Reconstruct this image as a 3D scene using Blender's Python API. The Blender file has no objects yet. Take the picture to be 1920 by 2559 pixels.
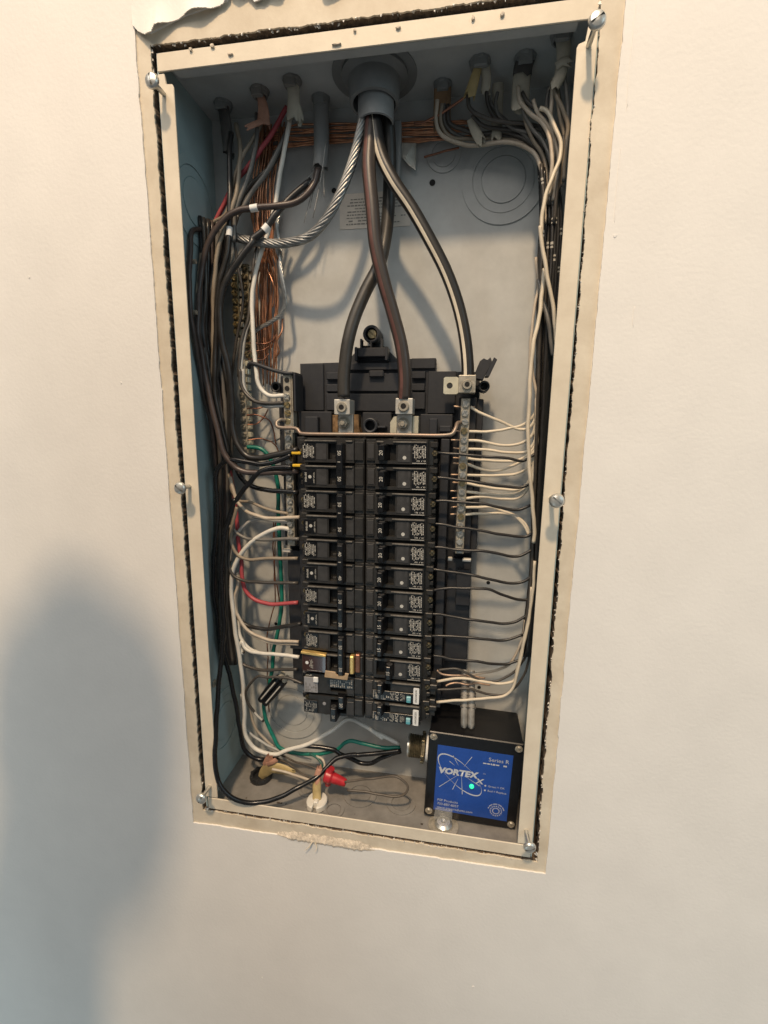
import bpy, bmesh, math, random
from mathutils import Vector, Matrix
random.seed(7)
S = bpy.context.scene
COL = S.collection
R_ = math.radians

# ------------------------------------------------------------------ camera
cam_d = bpy.data.cameras.new('camera')
cam = bpy.data.objects.new('camera', cam_d)
COL.objects.link(cam)
cam_d.sensor_fit = 'VERTICAL'
cam_d.sensor_height = 24.0
cam_d.lens = 1150.0 / 2559.0 * 24.0
cam_d.clip_start = 0.01
cam_d.clip_end = 50
ya, pi_, ro = 0.1623, -0.1808, -0.0116
RM = Matrix.Rotation(ya, 3, 'Z') @ Matrix.Rotation(pi_, 3, 'X') @ Matrix.Rotation(ro, 3, 'Y')
M = Matrix((RM.col[0], RM.col[2], -RM.col[1])).transposed().to_4x4()
M.translation = Vector((0.0921, -0.4221, 0.0593))
cam.matrix_world = M
S.camera = cam

# ------------------------------------------------------------------ light
S.view_settings.view_transform = 'Standard'
S.view_settings.look = 'None'
S.view_settings.exposure = 0.07
S.view_settings.gamma = 1.0
W = bpy.data.worlds.new('World')
S.world = W
W.use_nodes = True
bgn = W.node_tree.nodes['Background']
bgn.inputs['Color'].default_value = (0.90, 0.96, 1.0, 1)
bgn.inputs['Strength'].default_value = 0.16

def area(name, loc, target, size, power, color, shape='DISK'):
    d = bpy.data.lights.new(name, 'AREA')
    d.shape = shape
    d.size = size
    d.energy = power
    d.color = color
    o = bpy.data.objects.new(name, d)
    COL.objects.link(o)
    o.location = loc
    o.rotation_euler = (Vector(target) - Vector(loc)).to_track_quat('-Z', 'Y').to_euler()
    return o
area('ceiling_lamp', (-0.04, -1.6, 2.4), (0.0, 0.0, -0.1), 0.19, 68.0, (1.0, 0.73, 0.46))
area('overhead_fill', (-0.65, -1.7, 2.3), (0.0, 0.0, -0.4), 2.6, 56.0, (1.0, 0.93, 0.85), 'SQUARE')  # added soft fill, stands in for light bounced off the ceiling
area('cool_fill', (-0.8, -1.5, -1.3), (-0.1, 0.0, -0.7), 1.0, 8.0, (0.66, 0.91, 1.0))  # added cool fill from low left, lifts the lower wall
area('cool_fill', (1.7, -1.0, 0.75), (0.0, 0.05, -0.2), 1.2, 5.5, (0.62, 0.88, 1.0))  # added cool fill from the right, brightens the left inner wall
S.cycles.max_bounces = 8
S.cycles.diffuse_bounces = 4
S.cycles.use_denoising = True

# ------------------------------------------------------------------ materials
MATS = {}
def mat(name, color, rough=0.6, metal=0.0, var=0.12, scale=60.0, bump=0.0, bscale=None, spec=0.5, tint=None, emit=0.0, coat=0.0, trans=0.0, alpha=1.0):
    m = bpy.data.materials.new(name)
    m.use_nodes = True
    nt = m.node_tree
    b = nt.nodes['Principled BSDF']
    b.inputs['Roughness'].default_value = rough
    b.inputs['Metallic'].default_value = metal
    b.inputs['Specular IOR Level'].default_value = spec
    b.inputs['Coat Weight'].default_value = coat
    b.inputs['Transmission Weight'].default_value = trans
    b.inputs['Alpha'].default_value = alpha
    tc = nt.nodes.new('ShaderNodeTexCoord')
    n = nt.nodes.new('ShaderNodeTexNoise')
    n.inputs['Scale'].default_value = scale
    n.inputs['Detail'].default_value = 6
    n.inputs['Roughness'].default_value = 0.65
    nt.links.new(tc.outputs['Object'], n.inputs['Vector'])
    cr = nt.nodes.new('ShaderNodeValToRGB')
    c = Vector(color[:3])
    t = Vector(tint) if tint else c * (1 - 2 * var)
    cr.color_ramp.elements[0].position = 0.32
    cr.color_ramp.elements[1].position = 0.68
    cr.color_ramp.elements[0].color = (*t, 1)
    cr.color_ramp.elements[1].color = (*(c * (1 + 0.5 * var) if not tint else c), 1)
    nt.links.new(n.outputs['Fac'], cr.inputs['Fac'])
    nt.links.new(cr.outputs['Color'], b.inputs['Base Color'])
    mr = nt.nodes.new('ShaderNodeMapRange')
    mr.inputs['To Min'].default_value = max(0.05, rough - 0.12)
    mr.inputs['To Max'].default_value = min(1.0, rough + 0.12)
    nt.links.new(n.outputs['Fac'], mr.inputs['Value'])
    nt.links.new(mr.outputs['Result'], b.inputs['Roughness'])
    if bump:
        n2 = nt.nodes.new('ShaderNodeTexNoise')
        n2.inputs['Scale'].default_value = bscale or scale * 6
        n2.inputs['Detail'].default_value = 4
        nt.links.new(tc.outputs['Object'], n2.inputs['Vector'])
        bp = nt.nodes.new('ShaderNodeBump')
        bp.inputs['Strength'].default_value = bump
        bp.inputs['Distance'].default_value = 0.001
        nt.links.new(n2.outputs['Fac'], bp.inputs['Height'])
        nt.links.new(bp.outputs['Normal'], b.inputs['Normal'])
    if emit:
        b.inputs['Emission Color'].default_value = (*color[:3], 1)
        b.inputs['Emission Strength'].default_value = emit
    MATS[name] = m
    return m
mat('wall_paint', (0.81, 0.78, 0.735), 0.64, var=0.022, scale=14, bump=0.20, bscale=300)
mat('paint_edge', (0.86, 0.83, 0.77), 0.8, var=0.04, scale=80, bump=0.25, bscale=500)
mat('beige', (0.72, 0.64, 0.51), 0.62, var=0.05, scale=30, bump=0.12, bscale=420, tint=(0.58, 0.495, 0.375))
mat('lip_beige', (0.75, 0.67, 0.535), 0.52, var=0.03, scale=30, bump=0.10, bscale=300, tint=(0.65, 0.565, 0.44))
mat('raw_edge', (0.20, 0.145, 0.10), 0.95, var=0.3, scale=300, bump=0.9, bscale=700)
mat('plaster', (0.76, 0.66, 0.53), 0.95, var=0.2, scale=220, bump=0.8, bscale=900)
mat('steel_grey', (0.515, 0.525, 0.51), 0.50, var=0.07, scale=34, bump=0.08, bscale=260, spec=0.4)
mat('steel_blue_cast', (0.38, 0.475, 0.475), 0.45, var=0.07, scale=22, bump=0.04, bscale=300, spec=0.4)  # same grey paint, the light's blue cast tinted into the base colour
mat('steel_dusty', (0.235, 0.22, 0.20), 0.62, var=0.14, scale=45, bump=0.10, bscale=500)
mat('gap_shade', (0.06, 0.045, 0.032), 0.9)
mat('zinc', (0.66, 0.65, 0.60), 0.32, metal=0.75, var=0.10, scale=180)
mat('zinc_dull', (0.50, 0.455, 0.37), 0.42, metal=0.5, var=0.18, scale=220, bump=0.1)
mat('aluminium', (0.66, 0.63, 0.56), 0.40, metal=0.45, var=0.10, scale=160, bump=0.06)
mat('tin_plate', (0.78, 0.74, 0.58), 0.32, metal=0.45, var=0.08, scale=100)
mat('strand', (0.46, 0.45, 0.425), 0.42, metal=0.7, var=0.3, scale=70)
mat('strand_thin', (0.56, 0.555, 0.53), 0.36, metal=0.8, var=0.2, scale=120)
mat('brass', (0.55, 0.45, 0.26), 0.32, metal=0.9, var=0.15, scale=150)
mat('brass_dull', (0.28, 0.235, 0.15), 0.45, metal=0.8, var=0.3, scale=200)
mat('copper', (0.62, 0.30, 0.17), 0.36, metal=0.75, var=0.25, scale=90)
mat('copper_dark', (0.36, 0.17, 0.11), 0.45, metal=0.7, var=0.2, scale=90)
mat('copper_end', (0.58, 0.40, 0.27), 0.42, metal=0.5, var=0.2, scale=120)
mat('copper_pale', (0.72, 0.50, 0.36), 0.45, metal=0.5, var=0.2, scale=90)
mat('bus_rust', (0.36, 0.22, 0.11), 0.5, metal=0.6, var=0.35, scale=140)
mat('rod', (0.27, 0.235, 0.19), 0.45, metal=0.5, var=0.15, scale=70, tint=(0.29, 0.20, 0.15))
mat('tray_black', (0.022, 0.024, 0.030), 0.50, var=0.3, scale=110, tint=(0.034, 0.035, 0.038), spec=0.45, bump=0.05, bscale=300)
mat('breaker_black', (0.017, 0.0165, 0.016), 0.42, var=0.3, scale=110, tint=(0.034, 0.032, 0.029), spec=0.45)
mat('ridge_highlight', (0.15, 0.138, 0.12), 0.55, var=0.35, scale=200)  # dusty grey, lightened to paint the highlights along the ridges
mat('breaker_face', (0.050, 0.049, 0.049), 0.46, var=0.15, scale=170, spec=0.4)
mat('handle_black', (0.007, 0.007, 0.008), 0.30, var=0.2, scale=150)
mat('recess_shade', (0.004, 0.004, 0.004), 0.7)  # near-black that paints the shade inside holes and recesses
mat('print_white', (0.50, 0.48, 0.43), 0.7, var=0.05)
mat('print_dim', (0.36, 0.35, 0.32), 0.7, var=0.1)
mat('print_dark', (0.12, 0.11, 0.10), 0.8, var=0.05)
mat('label_white', (0.78, 0.78, 0.76), 0.55, var=0.03)
mat('label_grey', (0.30, 0.30, 0.31), 0.6, var=0.06)
mat('sticker', (0.70, 0.64, 0.56), 0.7, var=0.05)
mat('button_blue', (0.10, 0.36, 0.42), 0.4, var=0.05)
mat('button_light', (0.24, 0.50, 0.55), 0.4, var=0.05)
mat('rubber', (0.028, 0.026, 0.023), 0.42, var=0.25, scale=60, tint=(0.05, 0.046, 0.04))
mat('rubber_red', (0.034, 0.026, 0.022), 0.42, var=0.25, scale=60, tint=(0.045, 0.036, 0.031))
mat('rubber_white', (0.014, 0.013, 0.013), 0.40, var=0.2, scale=60, tint=(0.026, 0.023, 0.020))
mat('stripe_red', (0.13, 0.058, 0.048), 0.5, var=0.2, scale=60)
mat('stripe_cream', (0.74, 0.66, 0.52), 0.55, var=0.08, scale=60)
mat('black_ins', (0.016, 0.015, 0.015), 0.34, var=0.25, scale=80, tint=(0.03, 0.028, 0.026))
mat('black_gloss', (0.009, 0.009, 0.010), 0.26, var=0.2, scale=80)
mat('dark_ins', (0.040, 0.036, 0.032), 0.36, var=0.3, scale=90, tint=(0.075, 0.066, 0.056))
mat('brown_ins', (0.045, 0.033, 0.029), 0.38, var=0.25, scale=70, tint=(0.085, 0.062, 0.055))
mat('brown_thin', (0.105, 0.085, 0.065), 0.42, var=0.25, scale=90)
mat('grey_dark', (0.105, 0.10, 0.092), 0.42, var=0.25, scale=60, tint=(0.17, 0.16, 0.145))
mat('grey_ins', (0.46, 0.455, 0.43), 0.42, var=0.15, scale=60)
mat('tan_ins', (0.30, 0.25, 0.19), 0.48, var=0.2, scale=50, tint=(0.21, 0.17, 0.125))
mat('white_ins', (0.72, 0.69, 0.62), 0.40, var=0.07, scale=60)
mat('white_dusty', (0.56, 0.49, 0.40), 0.48, var=0.12, scale=50, tint=(0.40, 0.33, 0.25))
mat('white_warm', (0.68, 0.60, 0.47), 0.42, var=0.08, scale=50)
mat('red_ins', (0.44, 0.06, 0.075), 0.42, var=0.2, scale=40, tint=(0.32, 0.07, 0.075))
mat('green_ins', (0.012, 0.20, 0.15), 0.36, var=0.2, scale=60)
mat('green_dark', (0.012, 0.10, 0.075), 0.36, var=0.2, scale=60)
mat('sheath_white', (0.50, 0.46, 0.37), 0.7, var=0.12, scale=60, bump=0.2)
mat('sheath_yellow', (0.56, 0.43, 0.20), 0.6, var=0.15, scale=60)
mat('sheath_pink', (0.55, 0.29, 0.20), 0.7, var=0.2, scale=60)
mat('sheath_brown', (0.32, 0.20, 0.11), 0.8, var=0.2, scale=60)
mat('sheath_dark', (0.10, 0.095, 0.09), 0.6, var=0.2, scale=60)
mat('pvc_grey', (0.235, 0.24, 0.235), 0.5, var=0.08, scale=40)
mat('jacket_grey', (0.30, 0.305, 0.30), 0.55, var=0.08, scale=40)
mat('nut_red', (0.46, 0.022, 0.03), 0.35, var=0.12, scale=120)
mat('clamp_black', (0.02, 0.02, 0.021), 0.4)
mat('ceramic', (0.74, 0.70, 0.62), 0.35, var=0.06)
mat('case_black', (0.007, 0.007, 0.008), 0.38, var=0.15, scale=200)
mat('label_blue', (0.018, 0.078, 0.37), 0.36, var=0.06, scale=60)
mat('label_silver', (0.55, 0.58, 0.64), 0.45, var=0.04)
mat('led_green', (0.03, 0.85, 0.36), 0.3, var=0.0, emit=1.0)
mat('gold', (0.72, 0.48, 0.17), 0.30, metal=0.55, var=0.12, scale=120)
mat('dot_white', (0.50, 0.49, 0.45), 0.6, var=0.05)
mat('print_mid', (0.25, 0.235, 0.21), 0.8, var=0.05)
mat('amber', (0.05, 0.018, 0.012), 0.12, var=0.1, coat=0.5)
mat('tan_board', (0.46, 0.33, 0.20), 0.6, var=0.15, scale=90)
mat('yellow_tag', (0.80, 0.50, 0.03), 0.45, var=0.1)
mat('clear_film', (0.75, 0.75, 0.72), 0.15, var=0.02, trans=0.0, alpha=0.16)
mat('skin', (0.45, 0.30, 0.22), 0.6)
mat('shirt', (0.18, 0.20, 0.24), 0.8)
mat('hair', (0.05, 0.035, 0.025), 0.6)
mat('foil', (0.46, 0.43, 0.38), 0.42, metal=0.35, var=0.2, scale=90, bump=0.3)

# ------------------------------------------------------------------ mesh helpers
def box(bm, x0, x1, y0, y1, z0, z1, bev=0.0, seg=1):
    g = bmesh.ops.create_cube(bm, size=1.0)
    vs = g['verts']
    for v in vs:
        v.co = Vector(((x0 + x1) / 2 + v.co.x * (x1 - x0), (y0 + y1) / 2 + v.co.y * (y1 - y0), (z0 + z1) / 2 + v.co.z * (z1 - z0)))
    if bev:
        es = list({e for v in vs for e in v.link_edges})
        bmesh.ops.bevel(bm, geom=es, offset=bev, segments=seg, profile=0.6, affect='EDGES')
def prism(bm, poly, a, b, plane='XZ', bev=0.0):
    """poly extruded from a to b along the third axis"""
    def P(u, v, w):
        return Vector((u, w, v)) if plane == 'XZ' else (Vector((u, v, w)) if plane == 'XY' else Vector((w, u, v)))
    n = len(poly)
    A = [bm.verts.new(P(u, v, a)) for u, v in poly]
    B = [bm.verts.new(P(u, v, b)) for u, v in poly]
    fs = [bm.faces.new(A), bm.faces.new(B[::-1])]
    for i in range(n):
        fs.append(bm.faces.new((A[i], B[i], B[(i + 1) % n], A[(i + 1) % n])))
    if bev:
        bmesh.ops.bevel(bm, geom=list({e for f in fs for e in f.edges}), offset=bev, segments=1, affect='EDGES')
def frame_of(d):
    d = Vector(d).normalized()
    u = d.cross(Vector((0, 0, 1)))
    if u.length < 1e-4:
        u = d.cross(Vector((1, 0, 0)))
    u.normalize()
    return u, d.cross(u).normalized(), d
def lathe(bm, c, axis, prof, n=20):
    """prof: list of (radius, height along axis)"""
    u, v, d = frame_of(axis)
    c = Vector(c)
    rings = []
    for r, h in prof:
        if r < 1e-6:
            rings.append([bm.verts.new(c + d * h)])
        else:
            rings.append([bm.verts.new(c + d * h + (u * math.cos(2 * math.pi * k / n) + v * math.sin(2 * math.pi * k / n)) * r) for k in range(n)])
    for a, b in zip(rings, rings[1:]):
        for k in range(n):
            k2 = (k + 1) % n
            if len(a) == 1 and len(b) == 1:
                continue
            if len(a) == 1:
                bm.faces.new((a[0], b[k2], b[k]))
            elif len(b) == 1:
                bm.faces.new((a[k], a[k2], b[0]))
            else:
                bm.faces.new((a[k], a[k2], b[k2], b[k]))
def catmull(P, k=6):
    P = [Vector(p) for p in P]
    if len(P) == 2:
        return [P[0].lerp(P[1], i / 8) for i in range(9)]
    E = [P[0] * 2 - P[1]] + P + [P[-1] * 2 - P[-2]]
    out = []
    for i in range(1, len(E) - 2):
        p0, p1, p2, p3 = E[i - 1:i + 3]
        t0 = 0.0
        t1 = t0 + max((p1 - p0).length, 1e-6) ** 0.5
        t2 = t1 + max((p2 - p1).length, 1e-6) ** 0.5
        t3 = t2 + max((p3 - p2).length, 1e-6) ** 0.5
        for j in range(k):
            t = t1 + (t2 - t1) * j / k
            a1 = p0 * ((t1 - t) / (t1 - t0)) + p1 * ((t - t0) / (t1 - t0))
            a2 = p1 * ((t2 - t) / (t2 - t1)) + p2 * ((t - t1) / (t2 - t1))
            a3 = p2 * ((t3 - t) / (t3 - t2)) + p3 * ((t - t2) / (t3 - t2))
            b1 = a1 * ((t2 - t) / (t2 - t0)) + a2 * ((t - t0) / (t2 - t0))
            b2 = a2 * ((t3 - t) / (t3 - t1)) + a3 * ((t - t1) / (t3 - t1))
            out.append(b1 * ((t2 - t) / (t2 - t1)) + b2 * ((t - t1) / (t2 - t1)))
    out.append(P[-1])
    return out
def frames(path):
    T = []
    for i in range(len(path)):
        a = path[max(0, i - 1)]
        b = path[min(len(path) - 1, i + 1)]
        T.append((b - a).normalized())
    u = frame_of(T[0])[0]
    F = []
    for t in T:
        u = (u - t * u.dot(t))
        if u.length < 1e-6:
            u = frame_of(t)[0]
        u.normalize()
        F.append((u.copy(), t.cross(u).normalized(), t))
    return F
def tube(bm, path, r, n=8, cap=True, rf=None):
    F = frames(path)
    rings = []
    m = len(path)
    for i, (p, (u, v, t)) in enumerate(zip(path, F)):
        rr = r * (rf(i / (m - 1)) if rf else 1)
        rings.append([bm.verts.new(p + (u * math.cos(2 * math.pi * k / n) + v * math.sin(2 * math.pi * k / n)) * rr) for k in range(n)])
    for a, b in zip(rings, rings[1:]):
        for k in range(n):
            bm.faces.new((a[k], a[(k + 1) % n], b[(k + 1) % n], b[k]))
    if cap:
        bm.faces.new(rings[0][::-1])
        bm.faces.new(rings[-1])
def strip_on(bm, path, r, toward, half, n=4):
    """a band on the skin of a tube, on the side that faces the direction toward"""
    F = frames(path)
    rows = []
    for p, (u, v, t) in zip(path, F):
        w = Vector(toward) - t * Vector(toward).dot(t)
        w.normalize()
        s = t.cross(w)
        rows.append([bm.verts.new(p + (w * math.cos(a) + s * math.sin(a)) * r) for a in [half * (2 * k / n - 1) for k in range(n + 1)]])
    for a, b in zip(rows, rows[1:]):
        for k in range(n):
            bm.faces.new((a[k], b[k], b[k + 1], a[k + 1]))
def sub_path(path, a, b):
    m = len(path) - 1
    i, j = int(round(a * m)), int(round(b * m))
    return path[i:max(j, i + 1) + 1]

LOCAL = set()      # things whose parts are modelled round their own origin
def obj(name, bm, material, parent=None, smooth=False, angle=None):
    if isinstance(bm, bmesh.types.BMesh):
        root = parent
        while root is not None and root.parent is not None:
            root = root.parent
        if root is not None and root.name not in LOCAL:
            off = Vector(root.location)
            for v in bm.verts:
                v.co -= off
        bmesh.ops.recalc_face_normals(bm, faces=bm.faces)
        me = bpy.data.meshes.new(name)
        bm.to_mesh(me)
        bm.free()
    else:
        me = bm
    if smooth:
        for p in me.polygons:
            p.use_smooth = True
        if angle and hasattr(me, 'set_sharp_from_angle'):
            me.set_sharp_from_angle(angle=R_(angle))
    if material and not me.materials:
        me.materials.append(MATS[material])
    o = bpy.data.objects.new(name, me)
    COL.objects.link(o)
    if parent is not None:
        o.parent = parent
    return o
def tag(o, label, cat, group=None):
    o['label'] = label
    o['category'] = cat
    if group:
        o['group'] = group
    return o
def thing(name, loc, label, cat, group=None):
    o = bpy.data.objects.new(name, None)
    o.empty_display_size = 0.01
    COL.objects.link(o)
    o.location = loc
    return tag(o, label, cat, group)
def copy_thing(src, loc, label):
    r = src.copy()
    COL.objects.link(r)
    r.location = loc
    r['label'] = label
    for ch in src.children:
        c = ch.copy()
        COL.objects.link(c)
        c.parent = r
        for g in ch.children:
            d = g.copy()
            COL.objects.link(d)
            d.parent = c
    return r
N = bmesh.new
_tx = {}
def text_bm(s, size, x, y, z, rot=0, bold=0.0, align='CENTER', sx=1.0, shear=0.0):
    """flat lettering that faces the room; rot in degrees, counter-clockwise"""
    key = (s, bold, align, shear)
    if key not in _tx:
        c = bpy.data.curves.new('lettering', 'FONT')
        c.body = s
        c.size = 1.0
        c.align_x = align
        c.align_y = 'CENTER'
        c.offset = bold
        c.shear = shear
        c.resolution_u = 2
        t = bpy.data.objects.new('lettering', c)
        COL.objects.link(t)
        bpy.context.view_layer.update()
        me = bpy.data.meshes.new_from_object(t.evaluated_get(bpy.context.evaluated_depsgraph_get()))
        bpy.data.objects.remove(t)
        bpy.data.curves.remove(c)
        _tx[key] = me
    bm = N()
    bm.from_mesh(_tx[key])
    ca, sa = math.cos(R_(rot)), math.sin(R_(rot))
    for v in bm.verts:
        a, b = v.co.x * size * sx, v.co.y * size
        v.co = Vector((x + a * ca - b * sa, y, z + a * sa + b * ca))
    return bm
def join(bm, other):
    me = bpy.data.meshes.new('tmp')
    other.to_mesh(me)
    other.free()
    bm.from_mesh(me)
    bpy.data.meshes.remove(me)
def micro(bm, x0, x1, z0, z1, y, cols, seed, fill=0.7, vertical=True, thick=0.5):
    """rows of tiny print: short bars, too small to read"""
    rn = random.Random(seed)
    w = (x1 - x0) / cols if vertical else (z1 - z0) / cols
    for i in range(cols):
        a = (x0 if vertical else z0) + (i + 0.5) * w
        lo, hi = (z0, z1) if vertical else (x0, x1)
        p = lo + rn.uniform(0, 0.12) * (hi - lo)
        end = hi - rn.uniform(0, 0.2) * (hi - lo)
        while p < end:
            L = rn.uniform(0.25, 1.0) * w * 1.6
            if rn.random() < fill:
                q = min(p + L, end)
                h = w * thick / 2 * rn.uniform(0.7, 1.15)
                pts = [(a - h, p), (a + h, p), (a + h, q), (a - h, q)] if vertical else [(p, a - h), (q, a - h), (q, a + h), (p, a + h)]
                bm.faces.new([bm.verts.new((u, y, v)) for u, v in pts])
            p += L + w * 0.28
def screw_bm(c, r, h, n=16, cross=True):
    """pan-head screw facing the room, with a cut slot"""
    bm = N()
    x, y, z = c
    lathe(bm, (x, y, z), (0, -1, 0), [(r, -h * 0.3), (r, h * 0.45), (r * 0.82, h * 0.85), (r * 0.4, h), (0, h)], n)
    return bm
def slotted(bm, c, r, h, ang=30.0, cross=False, n=9, base=0.45, gap=0.17):
    """round screw head facing the room (-Y); the slot is a real gap between its raised halves"""
    x, y, z = c
    lathe(bm, c, (0, -1, 0), [(r, 0.0), (r, h * base), (0, h * base)], 18)
    parts = 4 if cross else 2
    span = 2 * math.pi / parts
    for k in range(parts):
        a0 = R_(ang) + k * span
        d = math.asin(gap)
        arc = [a0 + d + (span - 2 * d) * i / n for i in range(n + 1)]
        g = gap * r * (1.42 if cross else 0.0)
        mid = a0 + span / 2
        core = (math.cos(mid) * g, math.sin(mid) * g)
        lo = [(x + math.cos(a) * r, z + math.sin(a) * r) for a in arc]
        hi = [(x + math.cos(a) * r * 0.80, z + math.sin(a) * r * 0.80) for a in arc]
        if cross:
            lo.append((x + core[0], z + core[1]))
            hi.append((x + core[0], z + core[1]))
        A = [bm.verts.new((u, y - h * base * 0.98, v)) for u, v in lo]
        B = [bm.verts.new((u, y - h, v)) for u, v in hi]
        m = len(A)
        bm.faces.new(B)
        for i in range(m):
            bm.faces.new((A[i], A[(i + 1) % m], B[(i + 1) % m], B[i]))

# ================================================================== the wall
rn = random.Random(11)
def jag_quad(c, n, amp, seed, smooth=0.6):
    """four-sided outline with an uneven edge, as points counter-clockwise from bottom left"""
    r = random.Random(seed)
    pts = []
    def side(a, b, nx, nz, m):
        j = 0.0
        for i in range(m):
            t = i / m
            j = j * smooth + r.uniform(-1, 1) * amp * (1 - smooth) * 1.8
            if r.random() < 0.05:
                j += r.uniform(-1, 1) * amp
            pts.append((a[0] + (b[0] - a[0]) * t + nx * j, a[1] + (b[1] - a[1]) * t + nz * j))
    side(c[0], c[1], 0, 1, n)
    side(c[1], c[2], 1, 0, n * 2)
    side(c[2], c[3], 0, 1, n)
    side(c[3], c[0], 1, 0, n * 2)
    return pts
def ring_plate(outer, inner, yf, yb):
    """plate with a hole: outer and inner outlines with the same number of points"""
    bm = N()
    n = len(outer)
    of = [bm.verts.new((u, yf, v)) for u, v in outer]
    nf = [bm.verts.new((u, yf, v)) for u, v in inner]
    nb = [bm.verts.new((u, yb, v)) for u, v in inner]
    ob = [bm.verts.new((u, yb, v)) for u, v in outer]
    for i in range(n):
        j = (i + 1) % n
        bm.faces.new((of[i], of[j], nf[j], nf[i]))
        bm.faces.new((nf[i], nf[j], nb[j], nb[i]))
        bm.faces.new((nb[i], nb[j], ob[j], ob[i]))
        bm.faces.new((ob[i], ob[j], of[j], of[i]))
    return bm
NS = 200
# the paint stops at the old cover's outline; at the top it is torn away further up
hole = jag_quad([(-0.1970, -0.3945), (0.1955, -0.3885), (0.1975, 0.4460), (-0.1975, 0.4460)], NS, 0.0007, 3, 0.8)
outer = []
for i in range(len(hole)):
    s = i / NS
    if s < 1: p = (-1.5 + 3.0 * s, -1.5)
    elif s < 3: p = (1.5, -1.5 + 2.7 * (s - 1) / 2)
    elif s < 4: p = (1.5 - 3.0 * (s - 3), 1.2)
    else: p = (-1.5, 1.2 - 2.7 * (s - 4) / 2)
    outer.append(p)
wall = obj('wall', ring_plate(outer, hole, -0.0028, 0.0005), 'wall_paint')
wall['kind'] = 'structure'
# small dents and dried paint runs on the wall face
rs = random.Random(14)
for x, z, w, h in ((0.205, 0.330, 0.0010, 0.040), (0.2035, 0.245, 0.0008, 0.030), (-0.33, 0.20, 0.0014, 0.0016), (0.205, 0.21, 0.0016, 0.0014), (0.13, -0.55, 0.0016, 0.0024), (-0.12, -0.60, 0.0012, 0.0018), (-0.24, 0.10, 0.0010, 0.0012), (0.225, 0.15, 0.0009, 0.008)):
    bm = N()
    pts = [(x + math.cos(a_) * w * rs.uniform(0.6, 1.1), z + math.sin(a_) * h * rs.uniform(0.6, 1.1)) for a_ in [k * math.pi / 6 for k in range(12)]]
    prism(bm, pts, -0.0032, -0.0026, bev=0.00015)
    obj('paint_speck', bm, 'wall_paint', wall)
# older beige paint round the hole, uncovered where the panel cover sat, cut roughly at the box
cut = jag_quad([(-0.1848, -0.3770), (0.1868, -0.3775), (0.1812, 0.3800), (-0.1852, 0.3800)], NS, 0.0010, 21, 0.72)
def on_rect(i, x0, x1, z0, z1):
    s = i / NS
    if s < 1: return (x0 + (x1 - x0) * s, z0)
    if s < 3: return (x1, z0 + (z1 - z0) * (s - 1) / 2)
    if s < 4: return (x1 - (x1 - x0) * (s - 3), z1)
    return (x0, z1 - (z1 - z0) * (s - 4) / 2)
big = [on_rect(i, -0.23, 0.23, -0.43, 0.47) for i in range(len(outer))]
strip = obj('drywall_edge', ring_plate(big, cut, -0.0012, 0.0004), 'beige', wall)
core_r = random.Random(77)
core = obj('drywall_core', ring_plate(big, [(u + core_r.uniform(-0.0005, 0.0007) * (1 if u > 0 else -1), v + core_r.uniform(-0.0004, 0.0006) * (1 if v > 0 else -1)) for u, v in cut], 0.0005, 0.013), 'raw_edge', wall)
gap_sheet = obj('cavity_shade', ring_plate([(u * 1.2, v * 1.2) for u, v in cut], [(u * 0.985, v * 0.993) for u, v in cut], 0.020, 0.022), 'gap_shade', wall)  # dark sheet behind the gap, its shade put into the colour
# frayed paper and plaster crumbs along the cut
def fray(n, seed):
    bm = N()
    r = random.Random(seed)
    for i in range(n):
        k = r.randrange(len(cut))
        u, v = cut[k]
        side = abs(v) < 0.36
        if side and u < 0 and r.random() < 0.93:
            continue
        w = r.uniform(0.0002, 0.0006) if side else r.uniform(0.0004, 0.0016)
        L = r.uniform(0.0004, 0.0016) if side else r.uniform(0.0006, 0.0030)
        cx, cz = (-1 if u > 0.17 else (1 if u < -0.17 else 0)), (-1 if v > 0.36 else (1 if v < -0.36 else 0))
        tx, tz = -cz, cx
        y = r.uniform(-0.002, 0.001)
        p = [(u - tx * w - cx * 0.001, y + 0.001, v - tz * w - cz * 0.001), (u + tx * w - cx * 0.001, y + 0.001, v + tz * w - cz * 0.001),
             (u + cx * L + tx * r.uniform(-1, 1) * w, y - r.uniform(0, 0.0012), v + cz * L + tz * r.uniform(-1, 1) * w)]
        q = [bm.verts.new(c) for c in p] + [bm.verts.new((u, y + 0.003, v))]
        for f in ((0, 1, 2), (0, 2, 3), (1, 3, 2), (0, 3, 1)):
            bm.faces.new([q[t] for t in f])
    return bm
fr = obj('frayed_paper', fray(420, 5), 'paint_edge', wall)
fr['kind'] = 'stuff'
# crumbling plaster under the box
bm = N()
r5 = random.Random(9)
m5 = 110
rows = []
jl = jh = 0.0
for i in range(m5 + 1):
    t = i / m5
    x = -0.094 + 0.112 * t
    jl = jl * 0.7 + r5.uniform(-1, 1) * 0.0009
    jh = jh * 0.7 + r5.uniform(-1, 1) * 0.0008
    env = min(1.0, 6 * t, 6 * (1 - t))
    zl = -0.3925 - 0.0022 * env - abs(jl) * env * 1.6
    zh = -0.3900 + 0.0045 * env + jh
    rows.append([(x, -0.0013, zh), (x, -0.0016 - 0.0012 * env - r5.uniform(0, 0.0006), zh * 0.6 + zl * 0.4), (x, -0.0026 - 0.0012 * env - r5.uniform(0, 0.0007), zh * 0.25 + zl * 0.75), (x, -0.0030 - 0.0005 * env, zl), (x, 0.0005, zl)])
V5 = [[bm.verts.new(p) for p in q] for q in rows]
for i in range(m5):
    for k in range(4):
        bm.faces.new((V5[i][k], V5[i + 1][k], V5[i + 1][k + 1], V5[i][k + 1]))
obj('broken_plaster', bm, 'plaster', wall)
bm = N()
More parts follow.
